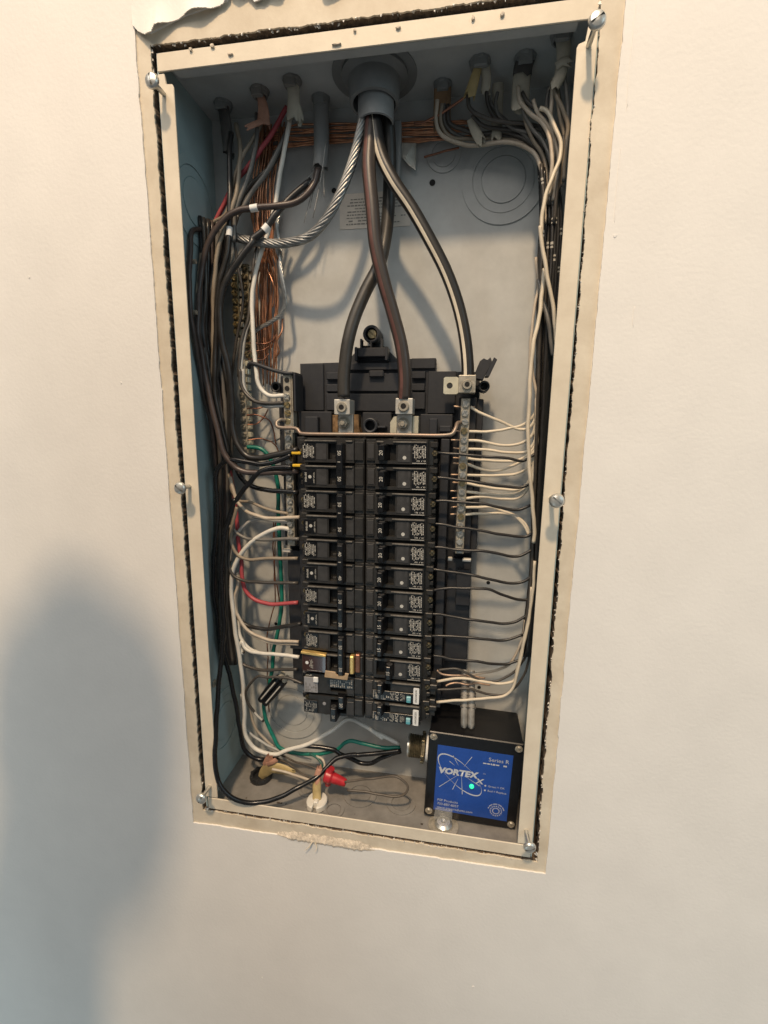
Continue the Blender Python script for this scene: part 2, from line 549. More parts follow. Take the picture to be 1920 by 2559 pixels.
tube(bm, catmull([(-0.052, -0.003, -0.392), (-0.055, -0.006, -0.397), (-0.061, -0.008, -0.402)], 5), 0.0011, 5, rf=lambda t: 1 - 0.8 * t)
tube(bm, catmull([(-0.050, -0.003, -0.393), (-0.047, -0.006, -0.399), (-0.0495, -0.007, -0.4025)], 5), 0.0008, 5, rf=lambda t: 1 - 0.8 * t)
obj('paper_shred', bm, 'beige', wall)
# torn flaps of white paint hanging over the top edge
def flap(lower, top, lift, seed):
    bm = N()
    r = random.Random(seed)
    dense = []
    for a, b in zip(lower, lower[1:]):
        for k in range(12):
            t = k / 12
            dense.append((a[0] + (b[0] - a[0]) * t, a[1] + (b[1] - a[1]) * t + r.uniform(-0.0003, 0.0003)))
    dense.append(lower[-1])
    rows = []
    m = 6
    for j in range(m + 1):
        t = j / m
        rows.append([(x, -0.0031 - lift * (t ** 1.7) * (0.6 + 0.4 * math.sin(x * 160 + seed)), top + (z - top) * t) for x, z in dense])
    F = [[bm.verts.new(p) for p in row] for row in rows]
    B = [[bm.verts.new((p[0], p[1] + 0.0009, p[2])) for p in row] for row in rows]
    for j in range(m):
        for i in range(len(dense) - 1):
            bm.faces.new((F[j][i], F[j][i + 1], F[j + 1][i + 1], F[j + 1][i]))
            bm.faces.new((B[j][i + 1], B[j][i], B[j + 1][i], B[j + 1][i + 1]))
    for i in range(len(dense) - 1):
        bm.faces.new((F[m][i], F[m][i + 1], B[m][i + 1], B[m][i]))
    return bm
FLAPS = [
 ([(-0.1985, 0.3945), (-0.1935, 0.3892), (-0.1858, 0.3846), (-0.1785, 0.3845), (-0.1752, 0.3895), (-0.1600, 0.3928), (-0.1440, 0.3965), (-0.1260, 0.3970), (-0.1150, 0.4000), (-0.1095, 0.4060), (-0.108, 0.4120)], 0.4140, 0.0055),
 ([(-0.108, 0.4105), (-0.1020, 0.4060), (-0.0940, 0.4058), (-0.0880, 0.3985), (-0.0810, 0.3988), (-0.0755, 0.4032), (-0.0650, 0.4040), (-0.0600, 0.4105)], 0.4240, 0.0050),
 ([(-0.0345, 0.4090), (-0.0300, 0.3995), (-0.0070, 0.3985), (0.0030, 0.3998), (0.0055, 0.4080)], 0.4160, 0.0050)]
for lw, tp, lf in FLAPS:
    obj('paint_flap', flap(lw, tp, lf, int(lf * 1e4)), 'wall_paint', wall, smooth=True, angle=50)
# white paint still covering the top left, above the flaps
bm = N()
prism(bm, [(-0.1995, 0.396), (-0.197, 0.4135), (-0.108, 0.4120), (-0.105, 0.4240), (-0.058, 0.4240), (-0.0355, 0.4150), (0.0060, 0.4150), (0.010, 0.47), (-0.21, 0.47)], -0.0032, -0.0011)
obj('paint_layer', bm, 'wall_paint', wall)
bm = N()
prism(bm, [(-0.1968, 0.394), (-0.1935, 0.3905), (-0.183, 0.388), (-0.150, 0.397), (-0.112, 0.403), (-0.109, 0.4125), (-0.198, 0.4130)], -0.0026, -0.0011)
obj('paint_layer', bm, 'paint_edge', wall)

# ================================================================== the box
HX, HZ, DY = 0.1800, 0.3740, 0.0900
IX, IZ = 0.1662, 0.3605
boxe = thing('panel_box', (0, 0.09, -HZ), 'open grey steel breaker panel box with a beige painted front rim, set in the wall', 'panel box')
def B(name, m, f, smooth=False, parent=None, angle=None):
    bm = N()
    f(bm)
    return obj(name, bm, m, parent or boxe, smooth, angle)
t_ = 0.0015
back = B('back_plate', 'steel_grey', lambda b: box(b, -HX, HX, DY, DY + t_, -HZ, HZ))
leftw = B('side_wall', 'steel_blue_cast', lambda b: box(b, -HX - t_, -HX, 0.0016, DY + t_, -HZ, HZ))
B('side_wall', 'steel_blue_cast', lambda b: box(b, HX, HX + t_, 0.0016, DY + t_, -HZ, HZ))
topw = B('top_wall', 'steel_grey', lambda b: box(b, -HX - t_, HX + t_, 0.0016, DY + t_, HZ, HZ + t_))
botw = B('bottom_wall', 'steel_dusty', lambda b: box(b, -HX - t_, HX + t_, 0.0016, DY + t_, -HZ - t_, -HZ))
# front rim: four folded strips, the side ones stop short at the corners
def lip(b, x0, x1, z0, z1):
    box(b, x0, x1, 0.0, 0.0015, z0, z1, 0.0004)
B('rim', 'lip_beige', lambda b: lip(b, -HX - 0.0005, HX + 0.0005, IZ, HZ + 0.0005))
B('rim', 'lip_beige', lambda b: lip(b, -HX + 0.002, HX - 0.0005, -HZ - 0.0005, -IZ))
B('rim', 'lip_beige', lambda b: prism(b, [(-HX - 0.0005, -IZ + 0.0012), (-IX, -IZ + 0.0012), (-IX, 0.3475), (-0.1675, 0.3505), (-0.1735, 0.3505), (-0.1745, 0.3590), (-HX - 0.0005, 0.3590)], 0.0002, 0.0017, bev=0.0003))
B('rim', 'lip_beige', lambda b: prism(b, [(HX + 0.0005, -IZ + 0.0012), (IX, -IZ + 0.0012), (IX, 0.3430), (0.1675, 0.3455), (0.1725, 0.3465), (0.1735, 0.3580), (HX + 0.0005, 0.3590)], 0.0002, 0.0017, bev=0.0003))
# small return of the rim into the box
for x0, x1, z0, z1 in ((-IX, IX, IZ, IZ + 0.0012),):
    B('rim_fold', 'steel_grey', lambda b: box(b, x0, x1, 0.0016, 0.010, z0, z1))
# paint drips and plaster crumbs on the rim
bm = N()
for x, z, w, h in ((-0.148, 0.3735, 0.0035, 0.003), (-0.128, 0.3742, 0.0045, 0.0035), (-0.112, 0.3665, 0.006, 0.0018), (0.030, 0.3700, 0.005, 0.002), (0.088, 0.3700, 0.003, 0.004), (0.110, 0.3700, 0.004, 0.003), (-0.02, 0.3640, 0.012, 0.0014), (-0.005, 0.372, 0.003, 0.002)):
    pts = [(x + math.cos(a) * w / 2 * rn.uniform(0.6, 1.1), z + math.sin(a) * h / 2 * rn.uniform(0.6, 1.1)) for a in [k * math.pi / 5 for k in range(10)]]
    prism(bm, pts, -0.0016, 0.0004, bev=0.0003)
obj('plaster_crumb', bm, 'plaster', boxe)
# knockouts: rings stamped into back, side and bottom
def knock(name, c, axis, radii, parent, m, gap=0.0009, h=0.0006):
    for i, ro in enumerate(radii):
        h = 0.0013 if i % 2 == 0 else 0.0007
        ri = (radii[i + 1] + gap) if i + 1 < len(radii) else 0.0
        bm = N()
        if ri > 0:
            lathe(bm, c, axis, [(ri, 0.0), (ri, h), (ro, h), (ro, 0.0)], 40)
        else:
            lathe(bm, c, axis, [(0, h), (ro, h), (ro, 0.0)], 40)
        obj('knockout_ring', bm, m, parent, True, 30)
knock('k', (0.1225, DY, 0.2985), (0, -1, 0), [0.0400, 0.0290, 0.0205], back, 'steel_grey')
knock('k', (0.0640, DY, 0.3250), (0, -1, 0), [0.0165, 0.0110], back, 'steel_grey')
knock('k', (-0.1090, DY, -0.3000), (0, -1, 0), [0.0400, 0.0300, 0.0205], back, 'steel_grey')
knock('k', (-0.1260, DY, 0.0620), (0, -1, 0), [0.0190], back, 'steel_grey')
knock('k', (-HX, 0.0480, 0.2780), (1, 0, 0), [0.0400, 0.0310, 0.0215], leftw, 'steel_blue_cast')
knock('k', (-HX, 0.0480, -0.2950), (1, 0, 0), [0.0400, 0.0310, 0.0215], leftw, 'steel_blue_cast')
for x, y, rr in ((-0.075, 0.045, 0.0105), (-0.010, 0.050, 0.0200), (0.040, 0.045, 0.0170), (-0.035, 0.022, 0.0120)):
    knock('k', (x, y, -HZ), (0, 0, 1), [rr, rr * 0.62], botw, 'steel_dusty')
# mounting holes: flat discs, the shade of their depth painted near-black
def hole_part(x, z, r):
    bm = N()
    lathe(bm, (x, DY - 0.0004, z), (0, -1, 0), [(0, 0), (r, 0)], 14)
    obj('mounting_hole', bm, 'recess_shade', back)
for x, z, r in ((0.0534, 0.3007, 0.0030), (-0.0480, 0.3000, 0.0026), (0.1290, -0.1120, 0.0021), (0.1250, -0.2420, 0.0021), (-0.1270, -0.1830, 0.0021)):
    hole_part(x, z, r)
# printed notice on the back
bm = N()
box(bm, -0.0420, 0.0320, DY - 0.0006, DY - 0.0001, 0.2625, 0.2960, 0.0002)
st = obj('notice_sticker', bm, 'sticker', back)
bm = N()
micro(bm, -0.037, 0.028, 0.2655, 0.2915, DY - 0.0009, 9, 3, 0.92, False, 0.4)
obj('small_print', bm, 'print_mid', st)
# screws through the left wall
for z, y in ((0.2180, 0.030), (0.1700, 0.026), (-0.2350, 0.030)):
    bm = N()
    lathe(bm, (-HX, y, z), (1, 0, 0), [(0.0046, 0), (0.0046, 0.0012), (0.0022, 0.0014), (0.0022, 0.008), (0.0, 0.0085)], 14)
    obj('wall_screw', bm, 'zinc_dull', leftw, True, 40)

# ================================================================== cover screws
def cover_screw(x, z, prot, tilt, ang, label):
    e = thing('cover_screw', (x, 0.0, z), label, 'screw', 'screws standing out of the rim')
    LOCAL.add(e.name)
    bm = N()
    prof = [(0.0020, 0.012)]
    k = 0
    L = prot
    while k * 0.0008 < L + 0.010:
        h = 0.010 - k * 0.0008
        prof.append((0.0021 if k % 2 else 0.0017, h))
        k += 1
    prof = [(r, -h) for r, h in prof]
    lathe(bm, (0, 0, 0), (0, -1, 0), [(r, h) for r, h in prof if h <= L], 12)
    obj('shank', bm, 'zinc', e, True, 60)
    bm = N()
    lathe(bm, (0, -L, 0), (0, -1, 0), [(0.0018, 0.0), (0.0060, 0.0004), (0.0063, 0.0012), (0.0058, 0.0026), (0.0048, 0.0036)], 24)
    for k in range(2):
        a0 = R_(ang) + k * math.pi
        d = 0.20
        arc = [a0 + d + (math.pi - 2 * d) * i / 10 for i in range(11)]
        lowr = [bm.verts.new((math.cos(a) * 0.0048, -L - 0.0036, math.sin(a) * 0.0048)) for a in arc]
        mid = [bm.verts.new((math.cos(a) * 0.0030 , -L - 0.0043, math.sin(a) * 0.0030)) for a in arc]
        top = [bm.verts.new((math.cos(a) * 0.0012, -L - 0.0046, math.sin(a) * 0.0012)) for a in arc]
        for A, Bv in ((lowr, mid), (mid, top)):
            for i in range(10):
                bm.faces.new((A[i], A[i + 1], Bv[i + 1], Bv[i]))
        bm.faces.new(top)
        bm.faces.new([lowr[0], mid[0], top[0], top[-1], mid[-1], lowr[-1]])
    lathe(bm, (0, -L, 0), (0, -1, 0), [(0.0048, 0.0036), (0.0046, 0.0026), (0, 0.0026)], 24)
    obj('head', bm, 'zinc', e, True, 40)
    e.rotation_euler = (R_(tilt[0]), 0, R_(tilt[1]))
cover_screw(-0.1757, 0.3433, 0.0145, (0, 0), 100, 'zinc screw standing out of the rim at the top left corner')
cover_screw(0.1746, 0.3432, 0.0210, (0, 0), 30, 'zinc screw standing out of the rim at the top right corner')
cover_screw(-0.1756, -0.0007, 0.0145, (0, 0), -38, 'zinc screw standing out of the rim midway down the left side')
cover_screw(0.1728, -0.0004, 0.0200, (-3, 2), 140, 'zinc screw standing out of the rim midway down the right side')
cover_screw(-0.1745, -0.3450, 0.0165, (0, 0), 60, 'zinc screw standing out of the rim at the bottom left corner')
cover_screw(0.1735, -0.3430, 0.0160, (6, 4), 20, 'zinc screw standing out of the rim at the bottom right corner')

# ================================================================== breaker tray (black plastic interior)
tray = thing('breaker_tray', (0.003, DY, -0.25), 'black plastic tray in the middle of the box holding the breakers, lugs and terminal bars', 'breaker tray')
def Tp(name, m, f, parent=None, smooth=False, angle=None):
    bm = N()
    f(bm)
    return obj(name, bm, m, parent or tray, smooth, angle)
Tp('base_plate', 'tray_black', lambda b: prism(b, [(-0.0830, 0.1265), (-0.0320, 0.1275), (-0.0150, 0.1440), (0.0080, 0.1440), (0.0230, 0.1300), (0.0632, 0.1305), (0.0632, 0.1172), (0.1085, 0.1165), (0.1085, -0.2520), (-0.1000, -0.2520), (-0.1000, 0.1120), (-0.0830, 0.1120)], 0.0745, 0.0880))
panels = [(-0.0822, -0.0562, 0.0771, 0.1260, 72), (-0.0526, -0.0385, 0.1095, 0.1166, 70), (-0.0528, -0.0385, 0.0968, 0.1045, 70), (-0.0530, -0.0340, 0.0772, 0.0949, 70),
          (-0.0300, 0.0290, 0.1188, 0.1262, 70), (-0.0300, 0.0300, 0.0971, 0.1155, 70), (-0.0300, 0.0300, 0.0766, 0.0946, 70), (0.0381, 0.0629, 0.1200, 0.1303, 72),
          (0.0560, 0.0845, 0.0746, 0.1170, 71), (0.0390, 0.0532, 0.1099, 0.1168, 69), (0.0390, 0.0528, 0.0977, 0.1047, 69), (0.0390, 0.0535, 0.0790, 0.0958, 69)]
for x0, x1, z0, z1, y in panels:
    Tp('raised_panel', 'tray_black', lambda b: box(b, x0, x1, y / 1000 - 0.0005, 0.0748, z0, z1, 0.0006))
for q in ((-0.0800, -0.0430, 0.0560, 0.0748, 0.0500, 0.0755), (-0.0105, 0.0200, 0.0580, 0.0748, 0.0500, 0.0750), (0.0500, 0.0830, 0.0560, 0.0748, 0.0500, 0.0735)):
    Tp('front_ledge', 'tray_black', lambda b: box(b, *q, 0.0008))
for q in ((-0.0700, -0.0560, 0.0480, 0.0562, 0.0520, 0.0700), (0.0600, 0.0680, 0.0470, 0.0562, 0.0520, 0.0690), (0.0700, 0.0815, 0.0500, 0.0562, 0.0560, 0.0620)):
    Tp('ledge_boss', 'tray_black', lambda b: box(b, *q, 0.0007))
Tp('bracket', 'tray_black', lambda b: (box(b, -0.0177, 0.0132, 0.0620, 0.0750, 0.1310, 0.1400, 0.0008), box(b, -0.0195, -0.0168, 0.0600, 0.0750, 0.1270, 0.1405, 0.0005), box(b, 0.0122, 0.0148, 0.0600, 0.0750, 0.1270, 0.1405, 0.0005),
    box(b, -0.0145, -0.0130, 0.0640, 0.0740, 0.1400, 0.1490), box(b, 0.0070, 0.0085, 0.0640, 0.0740, 0.1400, 0.1490), box(b, -0.0040, -0.0028, 0.0650, 0.0740, 0.1400, 0.1470)))
Tp('locating_tab', 'tray_black', lambda b: box(b, -0.0055, 0.0102, 0.0650, 0.0720, 0.1111, 0.1180, 0.0012))
ringt = Tp('mounting_ring', 'tray_black', lambda b: lathe(b, (-0.0032, 0.0880, 0.1540), (0, -1, 0), [(0.0088, 0.0), (0.0088, 0.0215), (0.0076, 0.0225), (0.0062, 0.0225), (0.0062, 0.016), (0, 0.016)], 28), smooth=True, angle=35)
Tp('ring_screw', 'brass', lambda b: slotted(b, (-0.0025, 0.0715, 0.1540), 0.0052, 0.0050, -40), parent=ringt, smooth=True, angle=40)
Tp('hollow_post', 'tray_black', lambda b: lathe(b, (0.0003, 0.0600, 0.0615), (0, -1, 0), [(0.0074, 0.0), (0.0074, 0.0160), (0.0066, 0.0165), (0.0052, 0.0160), (0.0052, 0.004), (0, 0.004)], 26), smooth=True, angle=35)
Tp('post_web', 'tray_black', lambda b: box(b, 0.0070, 0.0160, 0.0450, 0.0600, 0.0590, 0.0612, 0.0005))
# side rails beside the breakers
Tp('side_rail', 'tray_black', lambda b: (box(b, 0.0720, 0.0810, 0.0520, 0.0745, -0.2500, 0.0490, 0.0008), box(b, 0.0885, 0.1060, 0.0560, 0.0745, -0.0700, 0.0900, 0.0008), box(b, 0.1062, 0.1130, 0.0640, 0.0745, -0.0680, 0.0890, 0.0008),
    box(b, 0.0830, 0.1085, 0.0660, 0.0745, -0.2000, -0.0790, 0.0008), box(b, 0.0930, 0.1085, 0.0600, 0.0662, -0.1300, -0.0900, 0.0008)))
Tp('side_rail', 'tray_black', lambda b: (box(b, -0.0805, -0.0720, 0.0520, 0.0745, -0.2400, 0.0490, 0.0008), box(b, -0.0985, -0.0820, 0.0560, 0.0745, -0.0720, 0.1120, 0.0008), box(b, -0.1045, -0.0987, 0.0640, 0.0745, 0.0050, 0.0850, 0.0008),
    box(b, -0.0985, -0.0740, 0.0620, 0.0745, -0.2000, -0.0790, 0.0008)))
for s, x in ((1, 0.1123), (-1, -0.1033)):
    Tp('side_ring', 'tray_black', lambda b: lathe(b, (x, 0.0740, 0.1005), (0, -1, 0), [(0.0054, 0), (0.0054, 0.0205), (0.0046, 0.0212), (0.0036, 0.0205), (0.0036, 0.010), (0, 0.010)], 22), smooth=True, angle=35)
    Tp('ring_web', 'tray_black', lambda b: box(b, min(x, x - s * 0.016), max(x, x - s * 0.016), 0.0600, 0.0740, 0.0985, 0.1020, 0.0005))
# right support arm with its forked end, left support arm
Tp('support_arm', 'tray_black', lambda b: prism(b, [(0.1010, 0.1080), (0.1105, 0.1060), (0.1185, 0.1225), (0.1165, 0.1272), (0.1140, 0.1240), (0.1105, 0.1262), (0.1068, 0.1235)], 0.0480, 0.0620, bev=0.0004))
Tp('support_arm', 'tray_black', lambda b: prism(b, [(0.1120, 0.1085), (0.1160, 0.1085), (0.1228, 0.1240), (0.1196, 0.1262)], 0.0420, 0.0560, bev=0.0004))
Tp('support_arm', 'tray_black', lambda b: tube(b, catmull([(-0.1320, 0.052, 0.1205), (-0.1285, 0.049, 0.1235), (-0.1230, 0.047, 0.1232), (-0.1000, 0.044, 0.1160), (-0.0860, 0.042, 0.1130), (-0.0790, 0.042, 0.1130)], 4), 0.0026, 8, rf=lambda t: 1 - 0.45 * t), smooth=True)
Tp('bar_cap', 'tray_black', lambda b: (box(b, -0.0925, -0.0770, 0.0420, 0.0640, 0.1122, 0.1140, 0.0004), box(b, -0.0785, -0.0765, 0.0400, 0.0640, 0.0750, 0.1122, 0.0004)))
# lugs
def lug(x0, x1, z0, z1, y0, y1, sx, sz, sr, m):
    b = N()
    box(b, x0, x1, y0, y1, z0, z1, 0.0007, 2)
    l = obj('lug', b, m, tray)
    b = N()
    lathe(b, (sx, y0 + 0.002, sz), (0, -1, 0), [(sr, 0), (sr, 0.0035), (sr * 0.86, 0.0046), (sr * 0.52, 0.0046), (sr * 0.50, 0.0015), (0, 0.0012)], 24)
    obj('set_screw', b, 'zinc_dull', l, True, 35)
    b = N()
    lathe(b, (sx, y0 - 0.0018, sz), (0, -1, 0), [(0, 0.0), (sr * 0.49, 0.0), (sr * 0.49, 0.0006), (0, 0.0006)], 6)
    obj('hex_socket', b, 'recess_shade', l)
    return l
lug(-0.0343, -0.0183, 0.0720, 0.0868, 0.034, 0.056, -0.0263, 0.0790, 0.0052, 'aluminium')
lug(0.0275, 0.0443, 0.0728, 0.0879, 0.034, 0.056, 0.0356, 0.0802, 0.0054, 'aluminium')
lug(0.0875, 0.1036, 0.0931, 0.1095, 0.036, 0.056, 0.0956, 0.1006, 0.0047, 'zinc_dull')
for x0, x1, bx, bz in ((-0.0332, -0.0178, -0.0272, 0.0637), (0.0277, 0.0428, 0.0340, 0.0632)):
    p = Tp('bus_tab', 'aluminium', lambda b: box(b, x0, x1, 0.0460, 0.0490, 0.0520, 0.0728, 0.0005))
    Tp('bolt', 'zinc_dull', lambda b: (lathe(b, (bx, 0.0462, bz), (0, -1, 0), [(0.0066, 0), (0.0066, 0.0012), (0, 0.0012)], 24), lathe(b, (bx, 0.0452, bz), (0, -1, 0), [(0.0050, 0), (0.0050, 0.0042), (0.0044, 0.0050), (0, 0.0050)], 6),
        lathe(b, (bx, 0.0410, bz), (0, -1, 0), [(0.0026, 0), (0.0026, 0.0030), (0.002, 0.0036), (0, 0.0036)], 14)), parent=p, smooth=True, angle=30)
Tp('bus_bar', 'bus_rust', lambda b: (box(b, -0.0401, -0.0340, 0.0480, 0.0600, 0.0520, 0.0718, 0.0004), prism(b, [(-0.0172, 0.0725), (-0.0125, 0.0725), (-0.0122, 0.0600), (-0.0100, 0.0520), (-0.0172, 0.0520)], 0.0480, 0.0600)))
Tp('bus_bar', 'tin_plate', lambda b: (prism(b, [(0.0205, 0.0650), (0.0240, 0.0705), (0.0270, 0.0709), (0.0270, 0.0510), (0.0205, 0.0510)], 0.0478, 0.0600), box(b, 0.0432, 0.0491, 0.0478, 0.0600, 0.0510, 0.0712, 0.0004)))
# spare lug plate with a hole, beside the right lug
bm = N()
cx_, cz_, hr = 0.0790, 0.1005, 0.0029
sq = []
for k in range(32):
    a = 2 * math.pi * k / 32 + 0.001
    c, s = math.cos(a), math.sin(a)
    f = 1 / max(abs(c) / 0.0071, abs(s) / 0.0081)
    sq.append((cx_ + c * f + 0.0012, cz_ + s * f))
cir = [(cx_ + math.cos(2 * math.pi * k / 32) * hr, cz_ + math.sin(2 * math.pi * k / 32) * hr) for k in range(32)]
obj('spare_lug_plate', ring_plate(sq, cir, 0.0440, 0.0540), 'tin_plate', tray)
# terminal bars with their screws
def terminal_bar(x, z1, z0, n, pitch, ztop, yf, label, holes=0, m='zinc_dull', w=0.0044, clips=0):
    b = N()
    box(b, x - w, x + w, yf, yf + 0.0085, z0, z1, 0.0006)
    bar = obj('terminal_bar', b, m, tray)
    bar['label'] = label
    r = random.Random(int(abs(x) * 1e5))
    for k in range(n):
        z = ztop - pitch * k
        b = N()
        if k < holes:
            lathe(b, (x, yf - 0.0002, z), (0, -1, 0), [(0.0026, 0), (0.0026, 0.0003), (0, 0.0003)], 16)
            obj('screw_hole', b, 'recess_shade', bar)
            continue
        deep = 0.0006 if (holes and k == 5) else 0.0030
        slotted(b, (x + r.uniform(-1, 1) * 0.0003, yf + 0.0002, z), 0.0034, deep, r.uniform(0, 180), r.random() < 0.5, gap=0.22)
        obj('terminal_screw', b, 'zinc' if r.random() < 0.75 else 'brass', bar, True, 35)
    return bar
RB = terminal_bar(0.0950, 0.0885, -0.0680, 18, 0.00862, 0.0830, 0.0450, 'right terminal bar with cream wires')
LB = terminal_bar(-0.0868, 0.1122, -0.0690, 21, 0.00838, 0.1065, 0.0440, 'left terminal bar with empty upper holes', holes=2)
Tp('bar_plate', 'zinc_dull', lambda b: box(b, -0.0822, -0.0808, 0.0440, 0.0560, 0.0530, 0.1115, 0.0003))
Tp('clip_tooth', 'ceramic', lambda b: (box(b, 0.0835, 0.0880, 0.0500, 0.0560, -0.0775, -0.0745, 0.0006), box(b, 0.0985, 0.1075, 0.0500, 0.0560, -0.0775, -0.0748, 0.0006)))
Tp('clip_tooth', 'ceramic', lambda b: box(b, -0.1000, -0.0900, 0.0500, 0.0560, -0.0785, -0.0755, 0.0006))
# bent rod tying the two bars together
Tp('tie_rod', 'rod', lambda b: tube(b, catmull([(-0.0900, 0.0440, 0.0655), (-0.0930, 0.0405, 0.0665), (-0.0962, 0.0370, 0.0635), (-0.0950, 0.0350, 0.0595), (-0.0900, 0.0340, 0.0582), (-0.0770, 0.0335, 0.0580), (-0.0725, 0.0325, 0.0568), (-0.0690, 0.0310, 0.0532), (-0.0640, 0.0300, 0.0525), (-0.0200, 0.0295, 0.0525), (0.0300, 0.0295, 0.0528), (0.0770, 0.0300, 0.0530), (0.0835, 0.0310, 0.0545), (0.0865, 0.0340, 0.0600), (0.0878, 0.0390, 0.0645), (0.0910, 0.0450, 0.0655)], 5), 0.0019, 10), smooth=True)

# ================================================================== grounding bars at the left
def ground_bar(x, z1, z0, yf, n, label, m, sm):
    g = thing('grounding_bar', (x, DY, z0), label, 'grounding bar')
    b = N()
    box(b, x - 0.0036, x + 0.0036, yf, yf + 0.008, z0, z1, 0.0005)
    obj('bar', b, m, g)
    for k in range(n):
        z = z1 - (k + 0.5) * (z1 - z0) / n
        b = N()
        slotted(b, (x - 0.0005, yf, z), 0.0031, 0.0034, 20 + 37 * k, k % 2 == 0, gap=0.22)
        obj('bar_screw', b, sm, g, True, 35)
        b = N()
        box(b, x + 0.0037, x + 0.0075, yf + 0.001, yf + 0.0065, z - 0.0028, z + 0.0028, 0.0004)
        obj('side_tooth', b, 'zinc_dull' if sm != 'zinc_dull' else 'tin_plate', g)
    for zz in (z1 - 0.002, z0 + 0.002):
        b = N()
        box(b, x - 0.0030, x + 0.0030, yf + 0.008, DY, zz - 0.002, zz + 0.002)
        obj('standoff', b, m, g)
ground_bar(-0.1530, 0.2190, 0.1560, 0.0720, 8, 'short grounding bar with brass screws, leftmost and highest', 'brass_dull', 'brass')
ground_bar(-0.1420, 0.2290, 0.1330, 0.0740, 11, 'grounding bar with dull brass screws, right of the short one', 'brass_dull', 'brass_dull')
ground_bar(-0.1480, 0.1310, 0.0290, 0.0690, 12, 'lowest grounding bar with pale square teeth and silver screws', 'zinc_dull', 'zinc_dull')

# ================================================================== breakers
ZT, PT = 0.0486, 0.0251
def zc(k):
    return ZT - PT * (k + 0.5)
HH = PT / 2 - 0.0002
def body_bm(s, zs, win):
    """moulded case; s=+1 faces the right column, zs the centre heights of its poles, win the handle window"""
    bm = N()
    prof = [(0.0004, 0.0260), (0.0010, 0.0226), (0.0060, 0.0222), (0.0105, 0.0226), (0.0106, 0.0262), (0.0600, 0.0262), (0.0625, 0.0300), (0.0660, 0.0320), (0.0690, 0.0400), (0.0690, 0.0735), (0.0008, 0.0735)]
    for z in zs:
        poly = [(s * x, y) for x, y in prof]
        prism(bm, poly, z - HH, z + HH, 'XY', bev=0.0004)
        w0, w1 = win
        F = 0.0195
        zz = HH - 0.0014
        for x0, x1, z0, z1 in ((0.0105, w0, -zz, zz), (w1, 0.0610, -zz, zz), (w0, w1, 0.0078, zz), (w0, w1, -zz, -0.0078)):
            a, b = sorted((s * x0, s * x1))
            box(bm, a, b, F, 0.0264, z + z0, z + z1)
        # ridges along the edges of the face
        a, b = sorted((s * 0.0016, s * 0.0103))
        box(bm, a, b, 0.0204, 0.0228, z - 0.0085, z + 0.0095, 0.0004)
        a, b = sorted((s * 0.0625, s * 0.0700))
        box(bm, a, b, 0.0300, 0.0420, z + 0.0050, z + 0.0105, 0.0006)
        box(bm, a, b, 0.0330, 0.0460, z - 0.0105, z - 0.0060, 0.0006)
    return bm
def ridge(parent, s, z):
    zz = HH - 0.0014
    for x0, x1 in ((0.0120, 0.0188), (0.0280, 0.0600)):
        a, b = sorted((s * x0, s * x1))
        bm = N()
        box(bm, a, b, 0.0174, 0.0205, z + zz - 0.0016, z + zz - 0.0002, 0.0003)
        obj('ridge', bm, 'ridge_highlight', parent)
def handle_bm(s, x0, x1, z0, z1, tilt=0.0, yf=0.0095):
    bm = N()
    a, b = x0, x1
    prism(bm, [(s * (a - 0.0015), 0.0262), (s * (a - tilt), yf + 0.0012), (s * (a + 0.0012 - tilt), yf), (s * (b - 0.0010 - tilt), yf), (s * (b - tilt), yf + 0.0015), (s * (b + 0.0035), 0.0262)], z0, z1, 'XY', bev=0.0005)
    return bm
def eyelet(parent, s, x, y, z):
    bm = N()
    lathe(bm, (s * x, y, z - 0.0004), (0, 0, 1), [(0.0013, 0.0), (0.0028, 0.0), (0.0030, 0.0012), (0.0014, 0.0014), (0.0013, 0.0)], 18)
    obj('tie_hole', bm, 'breaker_face', parent, True, 40)
def term_screw(parent, s, z):
    bm = N()
    slotted(bm, (s * 0.0672, 0.0335, z - 0.0008), 0.0029, 0.003, 40, True, gap=0.22)
    obj('clamp_screw', bm, 'brass_dull', parent, True, 35)

